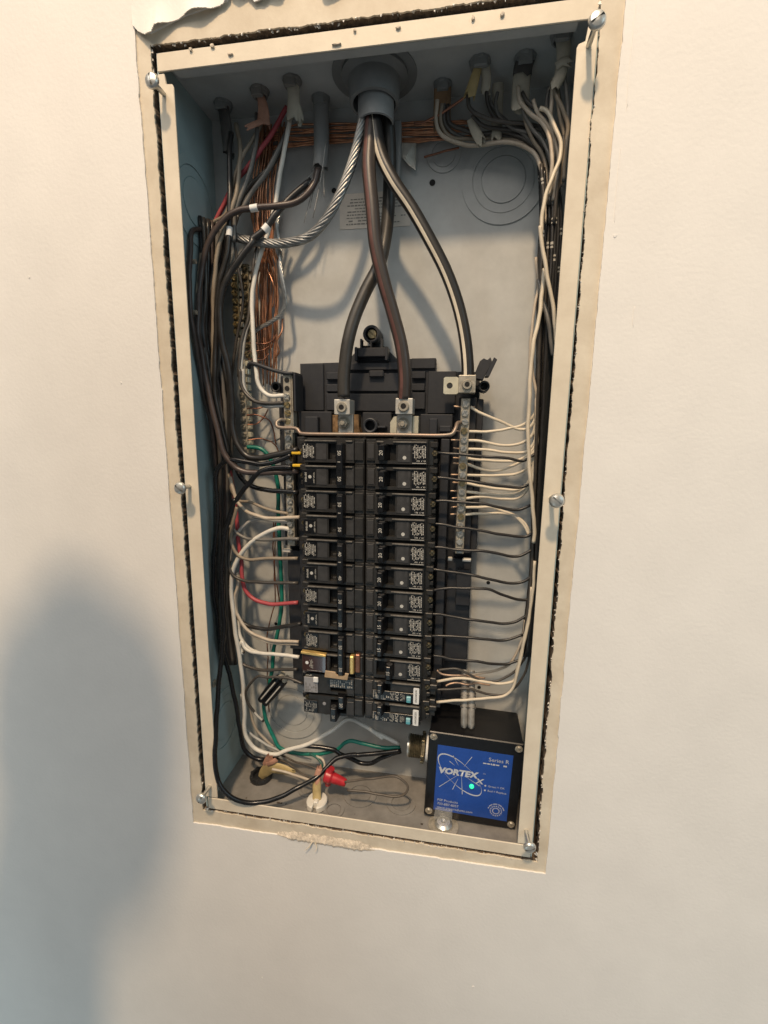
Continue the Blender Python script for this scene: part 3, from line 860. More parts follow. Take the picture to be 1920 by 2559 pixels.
def right_breaker(label, zk, amp, thrown=0.0):
    e = thing('circuit_breaker', (0, 0, zk), label, 'breaker', 'single breakers of the right column')
    LOCAL.add(e.name)
    obj('case', body_bm(1, [0.0], (0.0135, 0.0310)), 'breaker_black', e)
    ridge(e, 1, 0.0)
    b = N(); box(b, 0.0136, 0.0309, 0.0255, 0.0261, -0.0076, 0.0076)
    obj('handle_window', b, 'recess_shade', e)
    b = N(); box(b, 0.0325, 0.0450, 0.0190, 0.0200, -0.0090, 0.0080, 0.0003)
    obj('face_panel', b, 'breaker_face', e)
    b = N(); box(b, 0.0028, 0.0092, 0.0198, 0.0206, -0.0065, 0.0080, 0.0003)
    obj('inner_panel', b, 'breaker_face', e)
    x = 0.0148 + thrown
    h = obj('handle', handle_bm(1, x, x + 0.0062, -0.0073, 0.0073), 'handle_black', e)
    obj('rating_mark', text_bm(str(amp), 0.0050, x + 0.0031, 0.0094, 0.0, 90, 0.012), 'print_white', h)
    eyelet(h, 1, x + 0.0040, 0.0150, 0.0074)
    b = N(); box(b, 0.0463, 0.0604, 0.0188, 0.0197, -0.0088, 0.0090, 0.0002)
    l = obj('label_plate', b, 'handle_black', e)
    b = N()
    micro(b, 0.0468, 0.0598, -0.0062, 0.0082, 0.0186, 9, 5, 0.80, True, 0.52)
    micro(b, 0.0505, 0.0598, -0.0084, -0.0066, 0.0186, 8, 6, 0.75, True, 0.5)
    obj('small_print', b, 'print_white', l)
    b = N(); box(b, 0.0468, 0.0600, 0.0186, 0.0190, -0.0102, -0.0094)
    obj('print_line', b, 'print_dim', e)
    b = N(); lathe(b, (0.0392, 0.0190, -0.0048), (0, -1, 0), [(0.0018, 0), (0.0018, 0.0002), (0, 0.0002)], 18)
    obj('white_dot', b, 'dot_white', e)
    term_screw(e, 1, 0.0)
    return e
ORD = ['topmost', 'second from the top', 'third from the top', 'fourth from the top', 'fifth from the top', 'sixth from the top', 'seventh from the top', 'eighth from the top', 'ninth from the top', 'tenth from the top']
first20 = right_breaker('single black breaker marked 20, topmost of the right column', zc(0), 20)
for k in range(1, 7):
    copy_thing(first20, (0.0004 * math.sin(k * 2.1), 0.0003 * math.cos(k * 3.3), zc(k)), 'single black breaker marked 20, %s of the right column' % ORD[k])
first15 = right_breaker('single black breaker marked 15, eighth from the top of the right column', zc(7), 15)
copy_thing(first15, (0, 0, zc(8)), 'single black breaker marked 15, ninth from the top of the right column')
right_breaker('single black breaker marked 15 with its lever thrown right, above the labelled pair', zc(9), 15, 0.0095)

def afci(label, zk, serial, seed):
    e = thing('circuit_breaker', (0, 0, zk), label, 'breaker', 'arc fault breakers at the bottom right')
    LOCAL.add(e.name)
    obj('case', body_bm(1, [0.0], (0.0140, 0.0290)), 'breaker_black', e)
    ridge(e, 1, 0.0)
    b = N(); box(b, 0.0141, 0.0289, 0.0255, 0.0261, -0.0076, 0.0076)
    obj('handle_window', b, 'recess_shade', e)
    b = N(); box(b, 0.0028, 0.0092, 0.0198, 0.0206, -0.0065, 0.0080, 0.0003)
    obj('inner_panel', b, 'breaker_face', e)
    h = obj('handle', handle_bm(1, 0.0150, 0.0215, -0.0010, 0.0100, yf=0.0115), 'handle_black', e)
    obj('rating_mark', text_bm('15', 0.0034, 0.0180, 0.0113, 0.0030, 90, 0.01), 'print_dim', h)
    eyelet(h, 1, 0.0185, 0.0150, 0.0101)
    b = N(); box(b, 0.0100, 0.0606, 0.0182, 0.0194, -0.0107, 0.0000, 0.0002)
    l = obj('label_plate', b, 'handle_black', e)
    b = text_bm('SIEMENS', 0.0021, 0.0112, 0.0180, -0.0045, 90, 0.01)
    join(b, text_bm('AFCI', 0.0048, 0.0364, 0.0180, -0.0048, 90, 0.01))
    join(b, text_bm('TEST', 0.0031, 0.0435, 0.0180, -0.0052, 90, 0.008))
    obj('lettering', b, 'print_white', l)
    b = N()
    micro(b, 0.0130, 0.0166, -0.0098, -0.0010, 0.0180, 3, seed, 0.9, True, 0.8)
    micro(b, 0.0186, 0.0280, -0.0100, -0.0048, 0.0180, 5, seed + 1, 0.75, True, 0.55)
    micro(b, 0.0285, 0.0335, -0.0100, -0.0005, 0.0180, 4, seed + 2, 0.85, True, 0.5)
    micro(b, 0.0395, 0.0418, -0.0100, -0.0002, 0.0180, 2, seed + 3, 0.85, True, 0.5)
    obj('small_print', b, 'print_white', l)
    b = N(); box(b, 0.0464, 0.0510, 0.0160, 0.0184, -0.0098, -0.0062, 0.0004)
    bt = obj('test_button', b, 'button_blue', e)
    b = N(); box(b, 0.0464, 0.0510, 0.0159, 0.0184, -0.0061, -0.0030, 0.0004)
    obj('button_top', b, 'button_light', bt)
    b = N(); prism(b, [(0.0535 + dx, zz) for dx, zz in ((0.0006, -0.0112), (0.0054, -0.0112), (0.006, -0.0106), (0.006, 0.0062), (0.0054, 0.0068), (0.0006, 0.0068), (0, 0.0062), (0, -0.0106))], 0.0176, 0.0186)
    sl = obj('serial_label', b, 'label_white', e)
    obj('serial_number', text_bm(serial, 0.0027, 0.0565, 0.0174, -0.0022, 90, 0.004, sx=0.92), 'print_dark', sl)
    term_screw(e, 1, 0.002)
    b = N(); box(b, 0.0640, 0.0760, 0.0360, 0.0520, -0.0100, 0.0095, 0.0008); box(b, 0.0655, 0.0775, 0.0330, 0.0400, -0.0020, 0.0035, 0.0008)
    obj('wire_clamp', b, 'breaker_black', e)
    return e
afci('arc fault breaker with a blue test button, upper of the labelled pair', zc(10), 'H0602082698', 30)
afci('arc fault breaker with a blue test button, lower of the labelled pair', zc(11), 'H0602082203', 50)

def left_pair(label, k, amp, plain=True, tail=''):
    z = [PT / 2, -PT / 2]
    e = thing('double_breaker', (0, 0, zc(k) - PT / 2), label, 'breaker', 'double breakers of the left column')
    LOCAL.add(e.name)
    obj('case', body_bm(-1, z, (0.0195, 0.0368)), 'breaker_black', e)
    for q in z:
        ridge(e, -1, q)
        b = N(); box(b, -0.0367, -0.0196, 0.0255, 0.0261, q - 0.0076, q + 0.0076)
        obj('handle_window', b, 'recess_shade', e)
        b = N(); box(b, -0.0490, -0.0382, 0.0190, 0.0200, q - 0.0085, q + 0.0080, 0.0003)
        obj('face_panel', b, 'breaker_face', e)
        b = N(); box(b, -0.0185, -0.0110, 0.0190, 0.0200, q - 0.0085, q + 0.0080, 0.0003)
        obj('inner_panel', b, 'breaker_face', e)
        b = N(); box(b, -0.0340, -0.0300, 0.0225, 0.0258, q - 0.0085, q - 0.0045, 0.0003)
        obj('window_step', b, 'breaker_black', e)
        term_screw(e, -1, q)
    h = obj('handle_tie', handle_bm(-1, 0.0198, 0.0266, -PT / 2 - 0.0075, PT / 2 + 0.0075, yf=0.0100), 'handle_black', e)
    for q in z:
        obj('rating_mark', text_bm(str(amp), 0.0048, -0.0232, 0.0099, q - 0.0010, -90, 0.012), 'print_white', h)
    b = N(); box(b, -0.0245, -0.0219, 0.0097, 0.0100, 0.0026, 0.0034)
    obj('tick_mark', b, 'print_dim', h)
    eyelet(h, -1, 0.0235, 0.0150, PT / 2 + 0.0076)
    b = N(); box(b, -0.0634, -0.0498, 0.0187, 0.0197, PT / 2 - 0.0085, PT / 2 + 0.0082, 0.0002)
    l = obj('label_plate', b, 'handle_black', e)
    b = N(); micro(b, -0.0626, -0.0506, PT / 2 - 0.0072, PT / 2 + 0.0072, 0.0185, 8, 11, 0.82, True, 0.52)
    obj('small_print', b, 'print_white', l)
    b = N(); box(b, -0.0634, -0.0498, 0.0187, 0.0197, -PT / 2 - 0.0082, -PT / 2 + 0.0065, 0.0002)
    l = obj('label_plate', b, 'handle_black', e)
    b = text_bm('SIEMENS', 0.0026, -0.0600, 0.0185, -PT / 2 - 0.0010, -90, 0.02)
    micro(b, -0.0522, -0.0506, -PT / 2 - 0.0070, -PT / 2 + 0.0055, 0.0185, 2, 12, 0.85, True, 0.5)
    obj('brand_print', b, 'print_white', l)
    b = N(); lathe(b, (-0.0556, 0.0187, -PT / 2 - 0.0005), (0, -1, 0), [(0.0017, 0), (0.0017, 0.0002), (0, 0.0002)], 18)
    obj('white_dot', b, 'dot_white', e)
    return e
left_pair('double black breaker marked 50, topmost of the left column, with yellow taped wires', 0, 50)
left_pair('double black breaker marked 50, second of the left column', 2, 50)
left_pair('double black breaker marked 40, third of the left column', 4, 40)
left_pair('double black breaker marked 30, fourth of the left column, with a red wire', 6, 30)
left_pair('double black breaker marked 50 with an amber cover and brass clips', 8, 50)

# amber retainer with brass strips on the fifth breaker
ret = thing('breaker_retainer', (-0.036, 0.0185, -0.2000), 'amber plastic and brass retainer clipped over the fifth left breaker', 'retainer')
b = N(); box(b, -0.0672, -0.0402, 0.0158, 0.0182, -0.2000, -0.1785, 0.0008)
am = obj('amber_cover', b, 'amber', ret)
b = N(); micro(b, -0.0590, -0.0545, -0.1960, -0.1850, 0.0156, 4, 77, 0.8, True, 0.5); micro(b, -0.0630, -0.0450, -0.1985, -0.1975, 0.0156, 1, 78, 1.0, False, 0.5)
obj('small_print', b, 'print_white', am)
b = N(); lathe(b, (-0.0615, 0.0158, -0.1895), (0, -1, 0), [(0.0018, 0), (0.0018, 0.0002), (0, 0.0002)], 16)
obj('white_dot', b, 'label_white', am)
b = N(); prism(b, [(-0.0674, -0.1762), (-0.0540, -0.1768), (-0.0400, -0.1778), (-0.0400, -0.1802), (-0.0540, -0.1793), (-0.0676, -0.1786)], 0.0135, 0.0190, bev=0.0003)
obj('brass_strip', b, 'gold', ret)
b = N(); box(b, -0.0146, -0.0100, 0.0150, 0.0240, -0.1983, -0.1775, 0.0010)
obj('brass_block', b, 'gold', ret)
b = N(); box(b, -0.0092, -0.0040, 0.0180, 0.0260, -0.1975, -0.1765, 0.0010)
obj('copper_block', b, 'copper_dark', ret)
b = N(); prism(b, [(-0.0400, -0.1945), (-0.0290, -0.1950), (-0.0280, -0.1985), (-0.0190, -0.1990), (-0.0185, -0.1952), (-0.0145, -0.1955), (-0.0160, -0.2030), (-0.0410, -0.2020)], 0.0112, 0.0128, bev=0.0003)
obj('lock_plate', b, 'tan_board', ret)

# ground fault breaker at the bottom left
g = thing('double_breaker', (0, 0, zc(10) - PT / 2), 'lowest left breaker marked 20, with a white test button and grey label', 'breaker', 'double breakers of the left column')
LOCAL.add(g.name)
z = [PT / 2, -PT / 2]
obj('case', body_bm(-1, z, (0.0195, 0.0368)), 'breaker_black', g)
for q in z:
    b = N(); box(b, -0.0367, -0.0196, 0.0255, 0.0261, q - 0.0076, q + 0.0076)
    obj('handle_window', b, 'recess_shade', g)
    b = N(); box(b, -0.0185, -0.0110, 0.0190, 0.0200, q - 0.0085, q + 0.0070, 0.0003)
    obj('inner_panel', b, 'breaker_face', g)
    term_screw(g, -1, q)
    b = N(); lathe(b, (-0.0690, 0.0380, q), (-1, 0, 0), [(0.0045, 0), (0.0045, 0.004), (0.003, 0.005), (0, 0.005)], 14)
    obj('end_knob', b, 'handle_black', g, True, 40)
zb = g.location.z
b = N(); box(b, -0.0660, -0.0508, 0.0180, 0.0196, -0.2255 - zb, -0.2080 - zb, 0.0002)
l = obj('label_plate', b, 'label_grey', g)
b = N(); micro(b, -0.0650, -0.0516, -0.2245 - zb, -0.2130 - zb, 0.0178, 6, 91, 0.8, True, 0.4)
obj('small_print', b, 'print_dark', l)
b = N(); box(b, -0.0553, -0.0497, 0.0162, 0.0182, -0.2125 - zb, -0.2064 - zb, 0.0006)
obj('test_button', b, 'label_white', g)
b = N(); box(b, -0.0375, -0.0110, 0.0184, 0.0194, -0.2175 - zb, -0.2062 - zb, 0.0002)
l = obj('label_plate', b, 'handle_black', g)
b = N(); micro(b, -0.0368, -0.0118, -0.2170 - zb, -0.2070 - zb, 0.0182, 12, 92, 0.8, True, 0.5)
obj('small_print', b, 'print_white', l)
b = N(); micro(b, -0.0650, -0.0565, -0.2062 - zb, -0.2045 - zb, 0.0182, 2, 93, 0.9, False, 0.7)
obj('small_print', b, 'print_white', g)
b = N(); box(b, -0.0668, -0.0512, 0.0180, 0.0196, -0.2498 - zb, -0.2352 - zb, 0.0002)
l = obj('label_plate', b, 'handle_black', g)
b = N(); micro(b, -0.0660, -0.0518, -0.2490 - zb, -0.2362 - zb, 0.0178, 9, 94, 0.8, True, 0.5)
obj('small_print', b, 'print_dim', l)
b = N(); lathe(b, (-0.0438, 0.0192, -0.2380 - zb), (0, -1, 0), [(0.0019, 0), (0.0019, 0.0004), (0, 0.0004)], 16)
obj('white_dot', b, 'label_grey', g)
h = obj('handle_tie', handle_bm(-1, 0.0195, 0.0268, -0.0100, 0.0040, yf=0.0110), 'handle_black', g)
obj('rating_mark', text_bm('20', 0.0048, -0.0230, 0.0108, -0.0050, -90, 0.012), 'print_white', h)
h = obj('handle', handle_bm(-1, 0.0275, 0.0350, -PT / 2 - 0.0120, -PT / 2 + 0.0035, yf=0.0090), 'handle_black', g)
obj('rating_mark', text_bm('20', 0.0042, -0.0312, 0.0088, -PT / 2 - 0.0060, -90, 0.012), 'print_dim', h)
eyelet(h, -1, 0.0315, 0.0130, -PT / 2 + 0.0036)
b = N(); lathe(b, (-0.0440, 0.0300, -PT / 2 - HH), (0, 0, -1), [(0.0050, 0), (0.0050, 0.0030), (0, 0.0034)], 16)
obj('foot_stud', b, 'brass_dull', g, True, 40)

# ================================================================== wires
WIRES = [
 ('service_cable','rubber_red',6.3,[(-1,450,3362),(-6,418,3178),(-9,375,2931),(35,335,2567),(70,324,2251),(150,333,1932),(239,352,1648),(322,365,1356),(358,375,1057),(352,380,874)],'thick black service cable with a faded red stripe, running to the middle lug','cable',None),
 ('service_cable','rubber_white',6.0,[(20,450,3416),(88,421,3060),(214,401,2814),(388,409,2578),(565,419,2300),(724,429,2019),(841,438,1734),(918,433,1442),(957,424,1145),(954,420,1007)],'thick black service cable with a cream stripe, curving to the right hand lug','cable',None),
 ('service_cable','rubber',6.2,[(122,550,3466),(142,583,3256),(146,615,2880),(123,594,2468),(70,526,2157),(-54,465,1893),(-157,414,1630),(-219,379,1367),(-251,373,1060),(-251,370,890)],'plain thick black service cable crossing behind the others to the left lug','cable',None),
 ('bare_cable','strand',4.6,[(-57,450,3447),(-93,431,3279),(-148,407,3057),(-246,391,2802),(-397,389,2550),(-597,439,2405),(-902,494,2374),(-1255,562,2438),(-1455,600,2501)],'thick bare twisted aluminium cable curving left across the top','cable',None),
 ('black_wire','brown_ins',3.0,[(-556,600,3058),(-593,569,2909),(-715,532,2771),(-922,489,2711),(-1169,460,2694),(-1309,447,2678),(-1459,431,2602),(-1579,418,2486),(-1645,414,2372),(-1716,407,2186),(-1751,388,1951),(-1749,335,1732),(-1755,321,1522),(-1751,358,1317),(-1707,349,1027),(-1688,345,914),(-1625,340,633),(-1563,340,349),(-1499,340,234),(-1396,343,142),(-1221,364,108),(-1001,390,119),(-753,420,130)],'thick brownish black wire with a white ring, arching over to the second left breaker row','wire',None),
 ('black_wire','black_ins',3.3,[(-635,620,2974),(-854,550,2779),(-975,504,2636),(-1059,479,2514),(-1196,451,2403),(-1186,450,2396),(-1316,419,2227),(-1419,413,2102),(-1492,407,1982),(-1536,401,1845),(-1556,406,1674),(-1549,414,1465),(-1510,425,1252),(-1492,440,1060),(-1494,459,780),(-1489,443,564),(-1428,430,384),(-1333,420,284),(-1198,411,262),(-998,398,299),(-745,380,362)],'thick black wire with a white ring, sweeping down to the topmost left breaker','wire',None),
 ('white_wire','white_ins',2.2,[(-827,600,3511),(-910,610,3217),(-965,617,2994),(-1006,615,2801),(-1082,599,2537),(-1087,598,2519),(-1111,595,2466),(-1166,587,2330),(-1222,574,2157),(-1260,550,1944),(-1258,527,1729),(-1249,508,1547),(-1235,492,1330),(-1214,481,1111),(-1211,479,1077),(-1167,473,979),(-1083,468,915),(-910,460,911)],'white wire curving into the upper screw of the left terminal bar','wire',None),
 ('white_wire','grey_ins',1.9,[(-1138,660,2506),(-1215,648,2388),(-1255,626,2140),(-1301,579,1684),(-1354,561,1560),(-1389,530,1338),(-1393,500,1114),(-1372,495,1170),(-1369,484,1043),(-1323,474,923),(-1229,465,848),(-1120,456,806),(-908,440,808)],'grey white wire looping into the left terminal bar, lower of a close pair','wire',None),
 ('black_wire','dark_ins',1.9,[(-1157,660,2507),(-1237,644,2387),(-1274,615,2137),(-1323,559,1681),(-1368,541,1556),(-1404,510,1335),(-1412,480,1112),(-1392,475,1168),(-1390,465,1041),(-1344,456,943),(-1251,447,868),(-1126,437,831),(-899,420,836)],'dark wire looping into the left terminal bar, upper of a close pair','wire',None),
 ('bare_cable','strand_thin',2.3,[(-951,620,2722),(-988,615,2642),(-985,604,2478),(-958,586,2287),(-947,564,2110),(-933,594,1945),(-940,624,1827),(-999,647,1749),(-1117,675,1686),(-1254,704,1637),(-1329,720,1601)],'thin bare aluminium cable bending back beside the copper wires','cable',None),
 ('red_wire','red_ins',2.3,[(-874,640,3641),(-1004,640,3466),(-1145,640,3303),(-1289,640,3160),(-1385,638,3072),(-1481,631,2956),(-1579,621,2798),(-1679,611,2630),(-1704,609,2596),(-1729,600,2429),(-1741,596,2255),(-1733,591,2077),(-1722,586,1862),(-1725,581,1571),(-1735,590,1201),(-1731,598,858),(-1688,600,636),(-1663,600,335),(-1573,583,-268),(-1556,565,-473),(-1540,547,-680),(-1506,526,-928),(-1489,508,-1137),(-1454,497,-1261),(-1382,487,-1340),(-1274,478,-1381),(-1111,465,-1390),(-805,440,-1340)],'bright red wire sweeping down and across to the thirty amp breaker','wire',None),
 ('grey_wire','tan_ins',2.2,[(-1405,640,3537),(-1351,599,3282),(-1358,565,3074),(-1391,525,2825),(-1451,506,2640),(-1503,498,2552),(-1566,483,2380),(-1608,466,2174),(-1633,460,1967),(-1649,460,1829),(-1666,460,1547),(-1703,473,1187),(-1748,493,924),(-1689,520,562)],'dusty tan wire descending beside the red wire','wire',None),
 ('black_wire','black_ins',2.6,[(-1440,600,3442),(-1455,579,3279),(-1446,536,2950),(-1447,504,2702),(-1455,491,2504),(-1488,479,2274),(-1569,466,2036),(-1608,458,1827),(-1629,451,1544),(-1661,442,1183),(-1676,449,921),(-1637,463,635),(-1571,480,268)],'black wire with a white ring, dropping straight down from the first cable','wire',None),
 ('grey_wire','grey_dark',2.2,[(-1179,620,3596),(-1170,606,3423),(-1207,589,3228),(-1262,572,3032),(-1336,558,2875),(-1397,547,2748),(-1417,539,2635),(-1432,531,2444),(-1462,530,2459),(-1492,522,2255),(-1562,513,2049),(-1612,502,1768),(-1639,507,1338),(-1700,513,997),(-1644,520,636)],'smooth grey wire hanging from the torn pink sheath','wire',None),
 ('grey_wire','tan_ins',1.9,[(-1112,620,3598),(-1154,614,3464),(-1229,608,3361),(-1322,602,3243),(-1399,595,3091),(-1461,586,2895),(-1532,576,2697),(-1742,562,2587),(-1761,463,2247),(-1764,362,1876),(-1764,350,1528),(-1765,430,1255),(-1760,450,850)],'tan wire slanting left from the torn pink sheath','wire',None),
 ('black_wire','grey_dark',2.3,[(-828,640,3549),(-931,626,3325),(-1040,614,3144),(-1159,603,2993),(-1280,593,2848),(-1384,584,2715),(-1565,571,2547),(-1619,559,2341),(-1699,544,2063),(-1757,529,1778),(-1757,520,1414),(-1761,440,1132),(-1741,520,781),(-1657,520,414)],'dark grey wire slanting from the split white sheath to the left bundle','wire',None),
 ('black_wire','dark_ins',2.2,[(-942,700,3335),(-1078,681,3150),(-1168,673,3089),(-1306,659,2974),(-1381,649,2879),(-1439,635,2716),(-1631,616,2534),(-1720,597,2220),(-1759,521,1918),(-1759,480,1552),(-1758,403,1197),(-1762,537,855),(-1720,540,487)],'dusty dark wire crossing under the grey wires at upper left','wire',None),
 ('black_wire','dark_ins',1.4,[(-1383,560,2682),(-1430,566,2567),(-1428,567,2572),(-1437,575,2407),(-1424,586,2204),(-1393,595,2031),(-1390,601,1892),(-1420,605,1729),(-1466,609,1571),(-1521,614,1352),(-1571,620,1090)],'thin dark wire hanging in front of the brass grounding screws','wire',None),
 ('black_wire','brown_ins',2.4,[(-1713,520,2628),(-1745,511,2562),(-1758,328,2465),(-1756,255,2178),(-1756,211,1903),(-1756,224,1571),(-1757,305,1238),(-1761,377,916),(-1727,431,561),(-1722,460,116)],'brown wire hugging the left wall of the box','wire',None),
 ('black_wire','black_ins',1.9,[(-1761,490,2666),(-1765,467,2042),(-1762,377,1533),(-1763,475,947),(-1717,486,397),(-1759,498,-271),(-1761,410,-991),(-1763,380,-1652),(-1761,430,-2177)],'black wire packed in the dense bundle along the left wall','wire','black wires of the left bundle'),
 ('black_wire','dark_ins',2.15,[(-1721,480,2646),(-1721,467,2040),(-1759,447,1547),(-1714,455,946),(-1669,466,398),(-1708,478,-266),(-1762,480,-1012),(-1758,440,-1678),(-1748,480,-2203)],'black wire packed in the dense bundle along the left wall','wire','black wires of the left bundle'),
 ('black_wire','black_ins',2.4,[(-1692,520,2645),(-1722,507,2052),(-1759,487,1555),(-1700,495,949),(-1672,506,397),(-1697,518,-272),(-1750,520,-1024),(-1757,500,-1704),(-1734,520,-2223)],'black wire packed in the dense bundle along the left wall','wire','black wires of the left bundle'),
 ('black_wire','brown_ins',1.9,[(-1672,560,2646),(-1700,548,2063),(-1742,537,1564),(-1675,535,952),(-1656,545,396),(-1690,558,-278),(-1742,560,-1035),(-1760,560,-1731),(-1725,560,-2244)],'black wire packed in the dense bundle along the left wall','wire','black wires of the left bundle'),
 ('black_wire','grey_dark',2.15,[(-1617,580,2636),(-1666,568,2067),(-1708,558,1567),(-1630,555,953),(-1638,565,396),(-1671,577,-280),(-1723,580,-1040),(-1740,580,-1738),(-1705,580,-2252)],'black wire packed in the dense bundle along the left wall','wire','black wires of the left bundle'),
 ('black_wire','black_ins',2.4,[(-1598,600,2627),(-1641,588,2072),(-1682,578,1571),(-1585,574,955),(-1620,585,395),(-1652,597,-283),(-1704,600,-1045),(-1720,600,-1745),(-1684,600,-2261)],'black wire packed in the dense bundle along the left wall','wire','black wires of the left bundle'),
 ('black_wire','dark_ins',1.9,[(-1574,620,2619),(-1634,608,2078),(-1675,598,1574),(-1558,594,956),(-1592,605,395),(-1653,617,-286),(-1705,620,-1051),(-1721,620,-1754),(-1685,620,-2272)],'black wire packed in the dense bundle along the left wall','wire','black wires of the left bundle'),
 ('black_wire','black_ins',2.15,[(-1763,600,2606),(-1762,499,2051),(-1759,408,1539),(-1722,594,956),(-1707,605,393),(-1732,617,-289),(-1758,570,-1039),(-1759,540,-1722),(-1763,610,-2274)],'black wire packed in the dense bundle along the left wall','wire','black wires of the left bundle'),
 ('black_wire','brown_ins',2.4,[(-1758,510,2556),(-1758,509,2054),(-1756,419,1541),(-1746,554,953),(-1738,565,394),(-1750,577,-283),(-1759,500,-1018),(-1760,470,-1691),(-1760,530,-2231)],'black wire packed in the dense bundle along the left wall','wire','black wires of the left bundle'),
 ('black_wire','grey_dark',1.9,[(-1698,640,2588),(-1753,629,2088),(-1763,559,1569),(-1686,614,958),(-1689,624,393),(-1753,637,-293),(-1762,560,-1037),(-1763,530,-1718),(-1763,590,-2264)],'black wire packed in the dense bundle along the left wall','wire','black wires of the left bundle'),
 ('black_wire','black_ins',2.15,[(-1643,660,2577),(-1687,650,2091),(-1729,639,1583),(-1644,633,959),(-1661,644,393),(-1724,657,-295),(-1761,630,-1058),(-1762,600,-1748),(-1759,660,-2301)],'black wire packed in the dense bundle along the left wall','wire','black wires of the left bundle'),
 ('black_wire','dark_ins',2.4,[(-1619,700,2576),(-1658,690,2102),(-1700,679,1590),(-1618,673,962),(-1653,684,392),(-1716,697,-301),(-1758,680,-1073),(-1758,650,-1770),(-1750,700,-2321)],'black wire packed in the dense bundle along the left wall','wire','black wires of the left bundle'),
 ('black_wire','black_ins',1.9,[(-1754,680,2560),(-1761,610,2083),(-1765,530,1563),(-1761,623,958),(-1754,664,391),(-1763,576,-284),(-1762,480,-1012),(-1764,450,-1683),(-1765,510,-2221)],'black wire packed in the dense bundle along the left wall','wire','black wires of the left bundle'),
 ('black_wire','black_gloss',2.6,[(-817,380,304),(-989,370,229),(-1139,361,203),(-1288,353,220),(-1438,344,241),(-1530,340,226),(-1620,338,158),(-1655,337,55),(-1656,335,-94),(-1653,332,-319),(-1652,331,-391),(-1700,330,-636),(-1741,330,-969),(-1755,334,-1310),(-1731,346,-1617),(-1732,352,-1794),(-1659,377,-2187),(-1611,417,-2615),(-1586,451,-3004),(-1567,472,-3256),(-1496,486,-3388),(-1360,501,-3447),(-1219,514,-3413),(-1017,532,-3291),(-818,547,-3221),(-712,554,-3214),(-441,575,-3243),(-362,581,-3292),(-210,585,-3346),(-110,587,-3386),(10,590,-3371),(148,594,-3275),(367,600,-3167)],'glossy black wire dipping behind the green one into the surge protector fitting','wire',None),
 ('black_wire','black_gloss',2.6,[(-810,380,175),(-991,369,172),(-1141,360,131),(-1265,351,20),(-1360,342,-85),(-1441,337,-198),(-1443,337,-185),(-1525,331,-385),(-1574,326,-547),(-1617,319,-792),(-1636,312,-1040),(-1637,305,-1291),(-1625,288,-1540),(-1620,263,-1684),(-1638,217,-1951),(-1655,145,-2302),(-1648,37,-2722),(-1650,-18,-3080),(-1618,-44,-3307),(-1511,-64,-3445),(-1369,-35,-3553),(-1161,26,-3593),(-948,88,-3543),(-748,193,-3470),(-616,287,-3433),(-520,363,-3379),(-379,483,-3273),(-150,522,-3227),(-156,522,-3231),(96,550,-3193),(370,580,-3140)],'glossy black wire making the big loop at bottom left, nearest the front','wire',None),
 ('black_wire','black_gloss',2.6,[(-1556,540,227),(-1483,512,87),(-1379,485,-21),(-1259,464,-67),(-1109,444,-82),(-759,400,-91)],'short black wire reaching the top pole of the second left breaker','wire',None),
 ('white_wire','white_dusty',2.0,[(-1577,500,40),(-1526,477,-146),(-1468,464,-245),(-1380,450,-325),(-1275,438,-366),(-1143,423,-386),(-970,405,-379),(-744,380,-353)],'dusty white wire under a tan one, reaching the second left breaker','wire',None),
 ('grey_wire','tan_ins',1.6,[(-1591,500,78),(-1556,491,-111),(-1478,485,-218),(-1365,481,-222),(-1243,471,-262),(-1114,459,-303),(-892,440,-332)],'thin tan wire arching just above a dusty white one on the left','wire',None),
 ('white_wire','grey_ins',1.9,[(-886,460,-438),(-1034,477,-428),(-1246,501,-414),(-1356,513,-447),(-1467,523,-523),(-1543,526,-595),(-1591,529,-661),(-1618,534,-782),(-1638,540,-940)],'grey white wire arching behind the left bundle to the terminal bar','wire',None),
 ('white_wire','white_ins',2.5,[(-884,440,-503),(-988,443,-496),(-1091,445,-524),(-1212,448,-590),(-1337,452,-679),(-1446,455,-786),(-1533,459,-927),(-1590,460,-1068),(-1613,460,-1260),(-1604,460,-1434),(-1590,460,-1700),(-1572,460,-1879),(-1562,462,-1970),(-1537,468,-2224),(-1527,474,-2484),(-1529,480,-2804),(-1544,489,-3026),(-1522,495,-3168),(-1437,501,-3293),(-1317,507,-3347),(-1156,514,-3352),(-1044,520,-3297),(-751,540,-3174),(-478,561,-2988),(-259,579,-2809),(-86,584,-2867),(149,590,-3017),(63,593,-2958),(344,600,-3072)],'long clean white wire from the left terminal bar down to the surge protector','wire',None),
 ('black_wire','grey_dark',1.9,[(-1644,480,-485),(-1573,473,-530),(-1493,464,-592),(-1378,453,-639),(-1201,438,-637),(-983,419,-614),(-761,400,-596)],'dark grey wire running level into the upper pole of the forty amp breaker','wire',None),
 ('white_wire','tan_ins',1.9,[(-1494,460,-286),(-1542,455,-451),(-1571,451,-575),(-1578,447,-691),(-1536,444,-790),(-1468,441,-851),(-1354,434,-871),(-1160,423,-846),(-782,400,-816)],'tan wire looping into the forty amp breaker below a dark grey one','wire',None),
 ('black_wire','dark_ins',1.8,[(-1577,460,-577),(-1603,447,-776),(-1611,436,-951),(-1577,430,-1049),(-1498,424,-1101),(-1374,416,-1125),(-1161,403,-1116),(-777,380,-1090)],'shiny dark wire looping into the lower pole of the forty amp breaker','wire',None),
 ('black_wire','black_ins',2.3,[(-1656,540,-1470),(-1561,516,-1632),(-1458,501,-1693),(-1307,484,-1706),(-1156,462,-1696),(-977,435,-1638),(-758,400,-1568)],'black wire sagging into the lower pole of the thirty amp breaker','wire',None),
